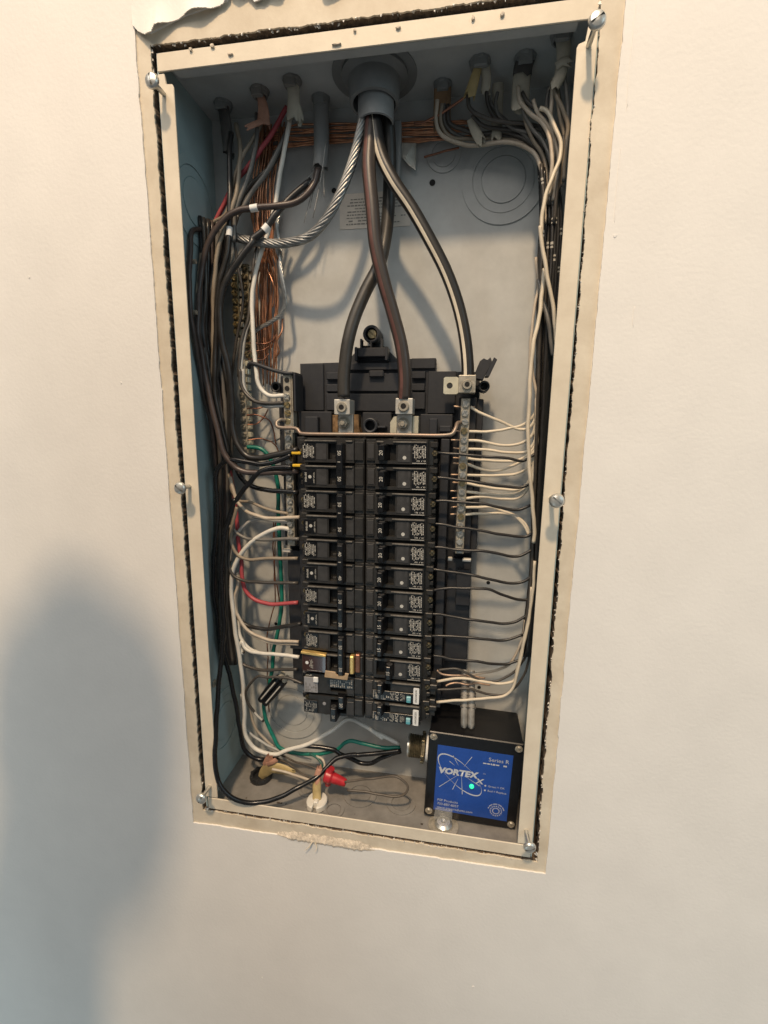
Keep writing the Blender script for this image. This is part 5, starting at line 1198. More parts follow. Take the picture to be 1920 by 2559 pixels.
 ('loop_wire','tan_ins',1.6,[(1342,500,3332),(1388,514,3206),(1462,528,3083),(1544,538,2970),(1585,523,2810),(1602,500,2572)],'tan wire crossing diagonally over the loops at upper right','wire',None),
 ('loop_wire','grey_dark',1.6,[(1115,560,3533),(1104,571,3453),(1143,585,3355),(1265,596,3262),(1388,574,3210),(1490,556,3206),(1556,540,3133)],'grey wire tangled behind the loops at upper right','wire',None),
 ('copper_wire','copper_dark',1.1,[(837,520,3501),(755,552,3472),(671,583,3446),(568,613,3423),(445,643,3397),(364,660,3408)],'dull copper wire slanting left from the yellow sheath to the service conduit','wire',None),
 ('copper_wire','copper_dark',1.0,[(789,760,3226),(672,788,3229),(582,810,3219),(489,832,3209),(452,840,3212)],'dull copper wire curving under the lowest loop to the left','wire',None),
 ('loop_wire','grey_dark',1.6,[(643,600,3511),(663,650,3371),(787,693,3285),(988,737,3269),(1158,711,3265),(1319,686,3216),(1430,666,3136),(1516,639,3024),(1570,602,2864),(1596,540,2589)],'wire in the tangle of thin wires at the upper right corner','wire','tangled wires at the upper right'),
 ('loop_wire','dark_ins',1.7,[(901,560,3375),(980,586,3309),(1117,617,3278),(1268,634,3267),(1402,618,3203),(1505,602,3096),(1574,558,2933),(1611,500,2723)],'wire in the tangle of thin wires at the upper right corner','wire','tangled wires at the upper right'),
 ('loop_wire','dark_ins',1.6,[(1015,540,3559),(1038,565,3455),(1094,588,3360),(1231,616,3305),(1373,609,3252),(1483,596,3162),(1547,583,3030),(1594,541,2833),(1619,480,2562)],'wire in the tangle of thin wires at the upper right corner','wire','tangled wires at the upper right'),
 ('loop_wire','grey_dark',1.6,[(1305,460,3411),(1355,480,3276),(1435,496,3177),(1520,488,3079),(1582,471,2948),(1623,455,2775),(1637,440,2544)],'wire in the tangle of thin wires at the upper right corner','wire','tangled wires at the upper right'),
 ('loop_wire','white_dusty',1.6,[(1411,420,3363),(1449,427,3280),(1535,436,3178),(1614,427,3039),(1652,408,2896),(1647,407,2751),(1631,420,2573)],'wire in the tangle of thin wires at the upper right corner','wire','tangled wires at the upper right'),
 ('loop_wire','dark_ins',1.7,[(1585,360,3448),(1622,381,3321),(1667,402,3176),(1683,414,3005),(1675,426,2846),(1676,440,2654)],'wire in the tangle of thin wires at the upper right corner','wire','tangled wires at the upper right'),
 ('loop_wire','grey_dark',1.5,[(1533,400,3437),(1522,419,3325),(1558,439,3193),(1620,452,3023),(1650,460,2850),(1651,460,2627)],'wire in the tangle of thin wires at the upper right corner','wire','tangled wires at the upper right'),
 ('loop_wire','tan_ins',1.5,[(1602,340,3474),(1601,363,3346),(1632,389,3200),(1685,411,3067),(1700,433,2934),(1695,460,2773)],'wire in the tangle of thin wires at the upper right corner','wire','tangled wires at the upper right'),
]

TOCAM = Vector((0.09, -0.42, 0.06))
def mk_ring(parent, path, t, r, L, m):
    i = int(t * (len(path) - 1))
    i = min(max(i, 1), len(path) - 2)
    d = (path[i + 1] - path[i - 1]).normalized()
    bm = N()
    tube(bm, [path[i] - d * L / 2, path[i], path[i] + d * L / 2], r, 12)
    return obj('marker_ring', bm, m, parent, True, 40)
PRINTS = {}
for name, m, r, pts, label, cat, group in WIRES:
    P = [Vector((x / 1e4, y / 1e4, z / 1e4)) for x, y, z in pts]
    path = catmull(P, 6)
    R = r / 1000.0
    if r < 4:
        ph = [random.uniform(0, 6.28) for _ in range(6)]
        run = 0.0
        amp = 0.00022 if r > 1.2 else 0.0004
        for i in range(1, len(path) - 1):
            run += (path[i] - path[i - 1]).length
            f = min(1.0, i / 4, (len(path) - 1 - i) / 4) * amp
            path[i] += Vector([f * (math.sin(run * 150 + ph[q]) + 0.5 * math.sin(run * 330 + ph[q + 3])) for q in range(3)])
    if m.startswith('strand'):
        e = thing(name, P[0], label, cat, group)
        F = frames(path)
        acc = [0.0]
        for a, b_ in zip(path, path[1:]):
            acc.append(acc[-1] + (b_ - a).length)
        ns = 9 if R > 0.003 else 7
        bm = N()
        tube(bm, path, R * 0.62, 8)
        obj('core', bm, m, e, True)
        for k in range(ns):
            q = []
            for p, (u, v, t), s_ in zip(path, F, acc):
                a = 2 * math.pi * k / ns + s_ * (2 * math.pi / (0.060 if R > 0.003 else 0.030))
                q.append(p + (u * math.cos(a) + v * math.sin(a)) * R * 0.68)
            bm = N()
            tube(bm, q, R * 0.30, 6)
            obj('strand', bm, m, e, True)
        continue
    bm = N()
    n = 7 if r < 1.2 else (10 if r < 4 else 18)
    tube(bm, path, R, n)
    w_ = obj(name, bm, m, None, True)
    tag(w_, label, cat, group)
    if m == 'rubber_red' or m == 'rubber_white':
        bm = N()
        side = Vector((-0.45, -1, 0)) if m == 'rubber_red' else Vector((-0.42, -1, -0.25))
        strip_on(bm, path, R * 1.02, side, 0.28 if m == 'rubber_red' else 0.25)
        obj('stripe', bm, 'stripe_red' if m == 'rubber_red' else 'stripe_cream', w_, True)
    if 'white ring, arching' in label:
        mk_ring(w_, path, 4 / (len(P) - 1), R * 1.12, 0.0075, 'label_white')
    if 'white ring, sweeping' in label:
        mk_ring(w_, path, 3 / (len(P) - 1), R * 1.10, 0.0065, 'label_white')
    if 'white ring, dropping' in label:
        mk_ring(w_, path, 4 / (len(P) - 1), R * 1.25, 0.0085, 'label_white')
    if 'terminal bar' in label and 'right' in label and m == 'white_warm':
        d = (P[0] - P[1]).normalized()
        bm = N()
        tube(bm, [P[0] + Vector((0.004, -0.0003, 0.0)), Vector((0.0990, P[0].y + 0.002, P[0].z)), Vector((0.0905, P[0].y + 0.002, P[0].z)), Vector((0.0840 + rn.uniform(-0.002, 0.002), P[0].y - 0.003, P[0].z + rn.uniform(-0.001, 0.001)))], 0.00085, 7)
        obj('bare_end', bm, 'copper_end', w_, True)
    if label == 'black wire packed in the dense bundle along the right wall':
        PRINTS.setdefault('r', []).append((w_, path, R))
    if 'ending in white printing' in label:
        for k in range(5):
            bm = N()
            a = 0.90 + 0.018 * k
            i = int(a * (len(path) - 1))
            strip_on(bm, path[i:i + 2], R * 1.04, TOCAM - path[i], 0.9)
            obj('printed_mark', bm, 'print_white', w_)
    if 'dipping behind the green' in label or 'big loop at bottom left' in label:
        bm = N()
        c = P[0]
        box(bm, c.x + 0.001, c.x + 0.011, c.y - 0.003, c.y + 0.004, c.z + 0.0008, c.z + 0.0036, 0.0006)
        obj('yellow_tape', bm, 'yellow_tag', w_)
rp = random.Random(3)
for k, (w_, path, R) in enumerate(PRINTS.get('r', [])):
    if k % 3 == 1:
        continue
    for j in range(2):
        L = [(p - path[0]).length for p in path]
        t0 = 0.006 + 0.034 * j + rp.uniform(0, 0.03)
        i = next(i for i, l in enumerate(L) if l > t0)
        a, b_ = path[i], path[min(i + 1, len(path) - 1)]
        d = (b_ - a).normalized()
        for q in range(2):
            bm = N()
            s0 = a + d * (q * 0.0035)
            strip_on(bm, [s0, s0 + d * rp.uniform(0.0012, 0.0024)], R * 1.04, TOCAM - a, 0.75)
            obj('printed_mark', bm, 'print_white', w_)

# ================================================================== conduit, cable jackets and clamps at the top
cd = thing('service_conduit', (0.0015, 0.050, HZ), 'grey plastic conduit hub in the top wall, with the service cables inside', 'conduit')
b = N(); lathe(b, (0.0015, 0.050, HZ), (0, 0, -1), [(0.0300, 0), (0.0300, 0.0030), (0.0255, 0.0045), (0.0235, 0.0060), (0.0225, 0.0240), (0.0195, 0.0245), (0.0190, -0.002), (0, -0.002)], 40)
obj('hub', b, 'pvc_grey', cd, True, 30)
b = N(); lathe(b, (0.0030, 0.050, HZ), (0, 0, -1), [(0.0165, 0.0), (0.0165, 0.0400), (0.0150, 0.0405), (0.0150, 0.020), (0, 0.020)], 32)
obj('inner_jacket', b, 'jacket_grey', cd, True, 30)
b = N(); lathe(b, (0.0015, 0.050, HZ - 0.0002), (0, 0, -1), [(0.0385, 0), (0.0385, 0.0008), (0.0305, 0.0008)], 40)
obj('flange', b, 'pvc_grey', cd, True, 30)
b = N(); box(b, 0.0150, 0.0240, 0.0660, 0.0760, 0.2900, 0.3450, 0.001)
obj('jacket_tail', b, 'pvc_grey', cd)
# ribbed grey tab behind the conduit
rt = thing('ribbed_tab', (0.0270, 0.0850, 0.3110), 'flat grey metal tab with slanted ribs, right of the conduit', 'tab')
b = N(); prism(b, [(0.0150, 0.3450), (0.0370, 0.3450), (0.0370, 0.3100), (0.0300, 0.3150), (0.0180, 0.3280)], 0.0830, 0.0850)
obj('plate', b, 'aluminium', rt)
for k in range(9):
    b = N()
    x0, z0 = 0.0262 + 0.0013 * k, 0.3185 - 0.0009 * k
    tube(b, [Vector((x0, 0.0828, z0)), Vector((min(x0 + 0.010, 0.0368), 0.0828, z0 + 0.020))], 0.00045, 5)
    obj('rib', b, 'aluminium', rt)
def clamp(x, y, r, label, m='pvc_grey'):
    e = thing('cable_clamp', (x, y, HZ), label, 'cable clamp')
    rr = random.Random(int(x * 1e4))
    r *= 0.78
    b = N()
    lathe(b, (x, y, HZ), (0, 0, -1), [(r * 1.15, 0), (r * 1.12, 0.0018), (r, 0.0024), (r * 0.95, 0.0050), (r * 0.74, 0.0052), (r * 0.7, 0.001), (0, 0.001)], 22)
    for v in b.verts:
        v.co += Vector((rr.uniform(-1, 1), rr.uniform(-1, 1), rr.uniform(-1, 0))) * 0.0004
    obj('collar', b, m, e, True, 30)
    b = N(); box(b, x - r * 0.7, x + r * 0.7, y - r * 1.0, y - r * 0.55, HZ - 0.0085, HZ - 0.0005, 0.0006)
    for v in b.verts:
        v.co += Vector((rr.uniform(-1, 1), rr.uniform(-1, 1), rr.uniform(-1, 1))) * 0.0006
    obj('jaw', b, m, e)
clamp(-0.1540, 0.066, 0.0100, 'grey cable clamp in the top wall, leftmost', 'pvc_grey')
clamp(-0.1105, 0.054, 0.0100, 'pale cable clamp above the torn pink sheath', 'steel_dusty')
clamp(-0.0750, 0.046, 0.0100, 'cable clamp above the split white sheath', 'steel_dusty')
clamp(-0.0560, 0.073, 0.0100, 'cable clamp above the thick grey jacketed cable', 'pvc_grey')
clamp(0.0620, 0.071, 0.0095, 'cable clamp above the brown paper sheath at right', 'pvc_grey')
clamp(0.0950, 0.049, 0.0105, 'cable clamp above the yellow sheath at right', 'pvc_grey')
clamp(0.1330, 0.050, 0.0105, 'cable clamp above the flat white cable at right', 'pvc_grey')
clamp(0.1590, 0.030, 0.0100, 'cable clamp in the far right corner of the top wall', 'pvc_grey')
def sheath(name, m, pts, w, t, label, cat='cable sheath', wf=None, fray=0):
    """flattened cable jacket along a path, torn at its end"""
    path = catmull([Vector(p) for p in pts], 5)
    bm = N()
    F = frames(path)
    rings = []
    n = 12
    mlen = len(path)
    r = random.Random(len(label))
    for i, p in enumerate(path):
        T = (path[min(i + 1, mlen - 1)] - path[max(i - 1, 0)]).normalized()
        u = T.cross(Vector((0, 1, 0))).normalized()
        v = T.cross(u)
        k = wf(i / (mlen - 1)) if wf else 1
        last = i == mlen - 1
        rings.append([bm.verts.new(p + u * math.cos(2 * math.pi * q / n) * w * k + v * math.sin(2 * math.pi * q / n) * t + (T * r.uniform(-0.004, 0.003) if last else Vector())) for q in range(n)])
    for a, b_ in zip(rings, rings[1:]):
        for q in range(n):
            bm.faces.new((a[q], a[(q + 1) % n], b_[(q + 1) % n], b_[q]))
    o = obj(name, bm, m, None, True)
    return tag(o, label, cat)
sheath('cable_sheath', 'sheath_dark', [(-0.1535, 0.064, 0.372), (-0.150, 0.062, 0.350), (-0.1480, 0.061, 0.325)], 0.0060, 0.0035, 'dark grey cable sheath at the leftmost clamp')
sheath('cable_sheath', 'sheath_pink', [(-0.1100, 0.054, 0.370), (-0.1080, 0.055, 0.360), (-0.1085, 0.056, 0.3440)], 0.0042, 0.0025, 'torn pink paper sheath hanging from a top clamp', wf=lambda t: 0.8 + 0.9 * t)
sheath('cable_sheath', 'sheath_pink', [(-0.1090, 0.054, 0.3480), (-0.1150, 0.052, 0.3450), (-0.1225, 0.050, 0.3415)], 0.0028, 0.0012, 'pink paper shred sticking out left of the torn sheath')
sheath('cable_sheath', 'sheath_white', [(-0.0750, 0.046, 0.374), (-0.0745, 0.048, 0.362), (-0.0770, 0.050, 0.3445)], 0.0060, 0.0038, 'split white cable sheath with the red wire coming out')
sheath('cable_sheath', 'sheath_white', [(-0.0740, 0.048, 0.360), (-0.0705, 0.050, 0.350), (-0.0690, 0.051, 0.3415)], 0.0034, 0.0025, 'second tail of the split white sheath, right of the red wire')
gc = sheath('grey_cable', 'jacket_grey', [(-0.0560, 0.073, 0.373), (-0.0555, 0.072, 0.350), (-0.0550, 0.070, 0.330), (-0.0560, 0.068, 0.3100)], 0.0078, 0.0062, 'thick grey jacketed cable with frayed wire strands at its end', 'cable')
fs = random.Random(8)
for k in range(11):
    x = -0.062 + 0.012 * k / 10
    b = N()
    L = fs.uniform(0.018, 0.055)
    dx = fs.uniform(-0.016, 0.004)
    tube(b, catmull([Vector((x, 0.066, 0.313)), Vector((x + dx * 0.3, 0.062, 0.313 - L * 0.4)), Vector((x + dx, 0.058, 0.313 - L))], 4), 0.00042, 5)
    obj('frayed_strand', b, 'strand', gc, True)
b = N()
tube(b, catmull([Vector((-0.0470, 0.060, 0.331)), Vector((-0.0525, 0.060, 0.300)), Vector((-0.0610, 0.058, 0.262))], 5), 0.0005, 5)
obj('frayed_strand', b, 'strand', gc, True)
sheath('cable_sheath', 'sheath_brown', [(0.0620, 0.070, 0.370), (0.0620, 0.071, 0.355), (0.0625, 0.072, 0.3350)], 0.0080, 0.0030, 'brown paper cable sheath at upper right, left of the yellow one')
sheath('cable_sheath', 'sheath_yellow', [(0.0950, 0.048, 0.374), (0.0920, 0.048, 0.364), (0.0870, 0.048, 0.3470)], 0.0040, 0.0022, 'yellow cable sheath hanging in the upper right', wf=lambda t: 0.7 + 0.6 * t)
sheath('cable_sheath', 'sheath_white', [(0.0980, 0.050, 0.374), (0.1010, 0.051, 0.364), (0.1010, 0.053, 0.3520)], 0.0042, 0.0025, 'dull cream sheath tail just right of the yellow sheath')
sheath('cable_sheath', 'sheath_white', [(0.1120, 0.066, 0.366), (0.1125, 0.066, 0.345), (0.1130, 0.066, 0.3200)], 0.0050, 0.0025, 'cream cable sheath end between the yellow sheath and flat cable')
sheath('cable_sheath', 'sheath_white', [(0.1330, 0.049, 0.374), (0.1310, 0.048, 0.356), (0.1310, 0.047, 0.3330)], 0.0075, 0.0028, 'flat white cable sheath with a dark band at upper right')
sheath('cable_sheath', 'sheath_dark', [(0.1335, 0.0485, 0.372), (0.1315, 0.0475, 0.364), (0.1312, 0.0468, 0.3575)], 0.0079, 0.0032, 'dark band wrapped round the flat white cable')
sheath('cable_sheath', 'sheath_white', [(0.1600, 0.030, 0.374), (0.1615, 0.030, 0.360), (0.1600, 0.031, 0.3450), (0.1550, 0.032, 0.3360)], 0.0062, 0.0030, 'twisted pale cable sheath in the top right corner', wf=lambda t: 1.0 - 0.35 * t)
sheath('cable_sheath', 'sheath_white', [(0.1560, 0.028, 0.3500), (0.1610, 0.026, 0.3520), (0.1665, 0.026, 0.3505)], 0.0030, 0.0018, 'curled scrap of pale sheath in the top right corner')
sheath('cable_sheath', 'sheath_white', [(0.0895, 0.060, 0.3370), (0.0940, 0.062, 0.3270), (0.1000, 0.063, 0.3180)], 0.0045, 0.0015, 'flat pale sheath end lying among the loops at upper right')

# ================================================================== surge protector
sp = thing('surge_protector', (0.1194, 0.0300, -0.3185), 'black surge protector box with a blue VORTEX label and a lit green lamp', 'surge protector')
LOCAL.add(sp.name)
sp.rotation_euler = (0, R_(1.7), 0)
b = N(); box(b, -0.0495, 0.0495, 0.0012, 0.0575, -0.0515, 0.0520, 0.0012)
obj('case', b, 'case_black', sp)
b = N(); box(b, -0.0503, 0.0503, 0.0, 0.0060, -0.0525, 0.0525, 0.0009)
lid = obj('lid', b, 'case_black', sp)
for x, zz in ((-0.0450, 0.0465), (0.0450, 0.0465), (-0.0450, -0.0465), (0.0450, -0.0465)):
    b = N(); slotted(b, (x, 0.0, zz), 0.0033, 0.0020, 35, True)
    lathe(b, (x, -0.0001, zz), (0, -1, 0), [(0.0040, 0), (0.0040, 0.0003), (0.0033, 0.0004)], 20)
    obj('lid_screw', b, 'zinc_dull', lid, True, 35)
b = N(); box(b, -0.0400, 0.0400, -0.0004, 0.0, -0.0435, 0.0377)
lab = obj('blue_label', b, 'label_blue', lid)
def LU(u, v):
    return (-0.0400 + 0.0800 * u, 0.0377 - 0.0812 * v)
YL = -0.0006
b = N()
# the swoosh: an ellipse of uneven width
ec = LU(0.325, 0.40)
A_, B_, th = 0.0310, 0.0125, R_(-42)
n = 72
for k in range(n):
    def EP(q, s):
        a = 2 * math.pi * q / n
        w = 0.00010 + 0.00075 * max(0, math.cos(a - 2.9)) ** 2 + 0.00075 * max(0, math.cos(a + 0.5)) ** 4
        x, zz = math.cos(a) * (A_ + s * w), math.sin(a) * (B_ + s * w)
        return (ec[0] + x * math.cos(th) - zz * math.sin(th), YL, ec[1] + x * math.sin(th) + zz * math.cos(th))
    b.faces.new([b.verts.new(p) for p in (EP(k, -1), EP(k + 1, -1), EP(k + 1, 1), EP(k, 1))])
def px(x, y):
    u = (x - 228) / 1190.0
    v = (y - 355 - u * 170) / 1025.0
    return LU(u + 0.028 * v, v)
for x0, y0, x1, y1 in ((480, 520, 570, 670), (425, 605, 510, 670), (780, 540, 660, 690), (275, 1010, 570, 820), (495, 1050, 575, 880), (655, 1125, 630, 840), (925, 990, 700, 850)):
    a, c = Vector(px(x0, y0)), Vector(px(x1, y1))
    d = (c - a).normalized()
    nn = Vector((-d.y, d.x)) * 0.00038
    q = [a + nn, a - nn, c - nn * 0.3, c + nn * 0.3]
    b.faces.new([b.verts.new((p.x, YL, p.y)) for p in q])
lx, lz = LU(0.845, 0.865)
for k in range(26):
    a = R_(15 + 150 * k / 25)
    q = [(lx + math.cos(a + s) * rr, lz + math.sin(a + s) * rr) for s, rr in ((-0.04, 0.0080), (0.04, 0.0080), (0.04, 0.0092), (-0.04, 0.0092))]
    if k % 6 != 5:
        b.faces.new([b.verts.new((u, YL, v)) for u, v in q])
for k in range(16):
    a = 2 * math.pi * k / 16
    for rr, s in ((0.0060, 0.0006), (0.0035, 0.0005)):
        c = (lx + math.cos(a) * rr, lz + math.sin(a) * rr)
        b.faces.new([b.verts.new((c[0] + dx * s, YL, c[1] + dz * s)) for dx, dz in ((-1, -1), (1, -1), (1, 1), (-1, 1))])
for v in (0.505, 0.575):
    c = LU(0.675, v)
    b.faces.new([b.verts.new((c[0] + math.cos(k * math.pi / 4) * 0.0011, YL, c[1] + math.sin(k * math.pi / 4) * 0.0011)) for k in range(8)])
obj('emblem', b, 'label_silver', lab)
def lt(s, size, u, v, bold=0.0, align='LEFT', sx=1.0, shear=0.0):
    c = LU(u, v)
    return text_bm(s, size, c[0], YL - 0.0001, c[1], 0, bold, align, sx, shear)
b = lt('VORTEX', 0.0098, 0.035, 0.375, 0.055, 'LEFT', 1.10, 0.12)
join(b, lt('X', 0.0088, 0.545, 0.455, 0.03, 'LEFT', 1.2, 0.12))
join(b, lt('TM', 0.0020, 0.63, 0.33, 0.0))
join(b, lt('Series R', 0.0064, 0.955, 0.105, 0.0, 'RIGHT', 1.02))
join(b, lt('Green = OK', 0.0034, 0.71, 0.505, 0.0, 'LEFT', 1.0))
join(b, lt('Red = Replace', 0.0034, 0.71, 0.575, 0.0, 'LEFT', 1.0))
join(b, lt('PSP Products', 0.0042, 0.045, 0.835, 0.0))
join(b, lt('703-887-8057', 0.0042, 0.045, 0.893, 0.0))
join(b, lt('www.pspproducts.com', 0.0042, 0.045, 0.948, 0.0))
c0, c1 = LU(0.60, 0.185), LU(0.955, 0.155)
micro(b, c0[0], c1[0], c0[1], c1[1], YL - 0.0001, 1, 63, 0.95, False, 0.75)
obj('lettering', b, 'label_silver', lab)
c = LU(0.495, 0.545)
b = N(); lathe(b, (c[0], -0.0002, c[1]), (0, -1, 0), [(0.0025, 0), (0.0025, 0.0012), (0.0019, 0.0022), (0, 0.0026)], 20)
obj('green_lamp', b, 'led_green', lid, True)
# threaded fitting in its left side
b = N()
prof = [(0.0100, 0.0)]
for k in range(16):
    prof += [(0.0128 if k % 2 else 0.0119, 0.0010 * k)]
prof += [(0.0128, 0.0165)]
lathe(b, (-0.0560, 0.0250, 0.0130), (-1, 0, 0), prof + [(0.0098, 0.0168), (0.0095, 0.004), (0, 0.004)], 30)
ft = obj('threaded_fitting', b, 'brass_dull', sp, True, 30)
b = N(); lathe(b, (-0.0500, 0.0250, 0.0130), (-1, 0, 0), [(0.0145, 0), (0.0145, 0.0030), (0.011, 0.0032)], 30)
obj('white_gasket', b, 'label_white', ft, True, 30)
b = N(); lathe(b, (-0.0545, 0.0250, 0.0130), (-1, 0, 0), [(0.0158, 0), (0.0158, 0.0035), (0.012, 0.0036)], 6)
for k in range(6):
    a = k * math.pi / 3
    box(b, -0.0585, -0.0550, 0.0250 + math.cos(a) * 0.0155 - 0.0015, 0.0250 + math.cos(a) * 0.0155 + 0.0015, 0.0130 + math.sin(a) * 0.0155 - 0.0015, 0.0130 + math.sin(a) * 0.0155 + 0.0015, 0.0004)
obj('lock_nut', b, 'brass_dull', ft)
b = N(); lathe(b, (-0.0722, 0.0250, 0.0130), (-1, 0, 0), [(0.0098, 0), (0.0122, 0.0004), (0.0122, 0.0022), (0.0098, 0.0024)], 30)
obj('bushing', b, 'zinc', ft, True, 30)
b = N(); prism(b, [(-0.0380, -0.0400), (-0.0190, -0.0400), (-0.0185, -0.0540), (-0.0220, -0.0575), (-0.0350, -0.0575), (-0.0390, -0.0545)], -0.0022, -0.0012, bev=0.0003)
obj('clear_tag', b, 'clear_film', sp)

# ================================================================== small things at the bottom
wb = thing('washer_bolt', (0.0900, 0.0225, -HZ), 'bolt with a large flat washer in the bottom plate, under the surge protector', 'bolt')
b = N(); lathe(b, (0.0900, 0.0225, -HZ + 0.0002), (0, 0, 1), [(0.0165, 0), (0.0165, 0.0012), (0.0110, 0.0016), (0.0105, 0.0012), (0, 0.0012)], 36)
obj('washer', b, 'zinc_dull', wb, True, 30)
b = N(); lathe(b, (0.0900, 0.0225, -HZ + 0.0012), (0, 0, 1), [(0.0098, 0), (0.0098, 0.0030), (0.0072, 0.0052), (0.0030, 0.0056), (0, 0.0040)], 28)
obj('bolt_head', b, 'zinc', wb, True, 30)
cr_ = thing('clamp_ring', (-0.1380, 0.0545, -HZ), 'black toothed clamp ring in the bottom plate near the left corner', 'cable clamp')
b = N(); lathe(b, (-0.1380, 0.0545, -HZ), (0, 0, 1), [(0.0135, 0), (0.0140, 0.0030), (0.0128, 0.0060), (0.0100, 0.0058), (0.0098, 0.0006), (0, 0.0006)], 30)
obj('ring', b, 'clamp_black', cr_, True, 30)
for k in range(8):
    a = k * math.pi / 4
    b = N(); lathe(b, (-0.1380 + math.cos(a) * 0.0122, 0.0545 + math.sin(a) * 0.0122, -HZ), (0, 0, 1), [(0.0017, 0), (0.0017, 0.0066), (0.0010, 0.0070), (0, 0.0070)], 8)
    obj('tooth', b, 'clamp_black', cr_, True, 30)
sheath('cable_sheath', 'sheath_yellow', [(-0.1370, 0.053, -0.3720), (-0.1300, 0.049, -0.3600), (-0.1200, 0.044, -0.3490), (-0.1030, 0.041, -0.3460), (-0.0900, 0.040, -0.3480)], 0.0062, 0.0014, 'yellow cable sheath coming out of the black clamp ring', wf=lambda t: 0.75 + 0.5 * math.sin(t * 3.1))
sheath('cable_sheath', 'sheath_pink', [(-0.1280, 0.046, -0.3480), (-0.1230, 0.044, -0.3400), (-0.1180, 0.043, -0.3330)], 0.0050, 0.0014, 'tan paper scrap above the yellow sheath', wf=lambda t: 0.8 + 0.5 * t)
sheath('cable_sheath', 'sheath_pink', [(-0.1240, 0.043, -0.3440), (-0.1170, 0.041, -0.3390), (-0.1100, 0.041, -0.3330)], 0.0030, 0.0012, 'small tan paper strip crossing the larger scrap')
bc = thing('button_connector', (-0.0562, 0.0255, -HZ), 'round white button connector in the bottom plate with a yellow cable', 'cable connector')
for s in (-1, 1):
    b = N()
    arc = [(-0.0562 + s * (0.0022 + 0.0098 * math.sin(a)), 0.0255 - 0.0122 * math.cos(a)) for a in [math.pi * k / 12 for k in range(13)]]
    prism(b, arc, -HZ + 0.0004, -HZ + 0.0080, 'XY', bev=0.0010)
    obj('button_half', b, 'ceramic', bc, True, 40)
b = N(); box(b, -0.0590, -0.0534, 0.0190, 0.0300, -HZ + 0.0006, -HZ + 0.0100, 0.0010)
obj('button_bar', b, 'ceramic', bc)
yc = sheath('yellow_cable', 'sheath_yellow', [(-0.0565, 0.0255, -0.3700), (-0.0570, 0.0280, -0.3600), (-0.0580, 0.0310, -0.3480)], 0.0052, 0.0030, 'short yellow cable standing up from the white button connector', 'cable')
sheath('cable_sheath', 'sheath_pink', [(-0.0578, 0.0300, -0.3520), (-0.0575, 0.0330, -0.3420), (-0.0550, 0.0360, -0.3300)], 0.0050, 0.0026, 'tan paper sheath above the short yellow cable', wf=lambda t: 1.0 - 0.35 * t)
wn = thing('wire_nut', (-0.0480, 0.0350, -0.3420), 'red winged wire nut holding two brown wires', 'wire nut')
ax = Vector((0.92, -0.06, -0.22)).normalized()
c0 = Vector((-0.0490, 0.0350, -0.3400))
b = N(); lathe(b, c0, ax, [(0.0066, 0), (0.0080, 0.0015), (0.0080, 0.0075), (0.0066, 0.0095), (0.0062, 0.0100), (0.0047, 0.0240), (0.0040, 0.0262), (0.0028, 0.0262), (0.0026, 0.018), (0, 0.018)], 18)
obj('body', b, 'nut_red', wn, True, 30)
for s in (-1, 1):
    b = N()
    up = Vector((0.22, 0.0, 0.95)) * s
    base = c0 + ax * 0.0055
    tube(b, [base + up * 0.003, base + up * 0.0090, base + up * 0.0120 + ax * 0.001], 0.0044, 10, rf=lambda t: 1 - 0.25 * t)
    obj('wing', b, 'nut_red', wn, True, 40)
sv = thing('cable_splice', (-0.1180, 0.0500, -0.2680), 'short black splice sleeve with pale stripes, hanging beside the green wire', 'splice')
a0, a1 = Vector((-0.1045, 0.0490, -0.2330)), Vector((-0.1305, 0.0520, -0.2665))
dd = (a1 - a0).normalized()
ss = dd.cross(Vector((0, 1, 0))).normalized()
b = N()
for off in (-0.0034, 0.0034):
    tube(b, [a0 + ss * off, a0.lerp(a1, 0.5) + ss * off * 1.25, a1 + ss * off * 0.9], 0.0044, 12)
obj('sleeve', b, 'case_black', sv, True, 40)
for off in (-0.0034, 0.0034):
    b = N()
    p_ = [a0.lerp(a1, t) + ss * off * 1.1 for t in (0.12, 0.35, 0.6, 0.88)]
    strip_on(b, p_, 0.0047, TOCAM - a0, 0.16)
    obj('pale_stripe', b, 'print_white', sv)
    b = N()
    tube(b, [a0 + ss * off - dd * 0.008, a0 + ss * off], 0.0030, 8)
    obj('pale_end', b, 'sheath_white', sv, True, 40)
# pale two-lobed strip over the top of the surge protector
fo = thing('metal_strip', (0.1110, 0.0450, -0.2630), 'pale grooved metal strip hanging down above the surge protector', 'metal strip')
for x in (0.1075, 0.1150):
    b = N()
    tube(b, [Vector((x - 0.0008, 0.0600, -0.2050)), Vector((x - 0.0006, 0.0520, -0.2200)), Vector((x, 0.0430, -0.2380)), Vector((x + 0.0004, 0.0400, -0.2560)), Vector((x + 0.0005, 0.0405, -0.2600)), Vector((x + 0.0005, 0.0420, -0.2620))], 0.0038, 12, rf=lambda t: 1 if t < 0.85 else (0.85 if t < 0.95 else 0.5))
    obj('lobe', b, 'foil', fo, True, 50)
for zz, yy in ((-0.2270, 0.0490), (-0.2300, 0.0475), (-0.2380, 0.0435)):
    b = N()
    box(b, 0.1030, 0.1196, yy - 0.0040, yy + 0.0035, zz - 0.0004, zz + 0.0004)
    obj('crimp', b, 'sheath_dark', fo)

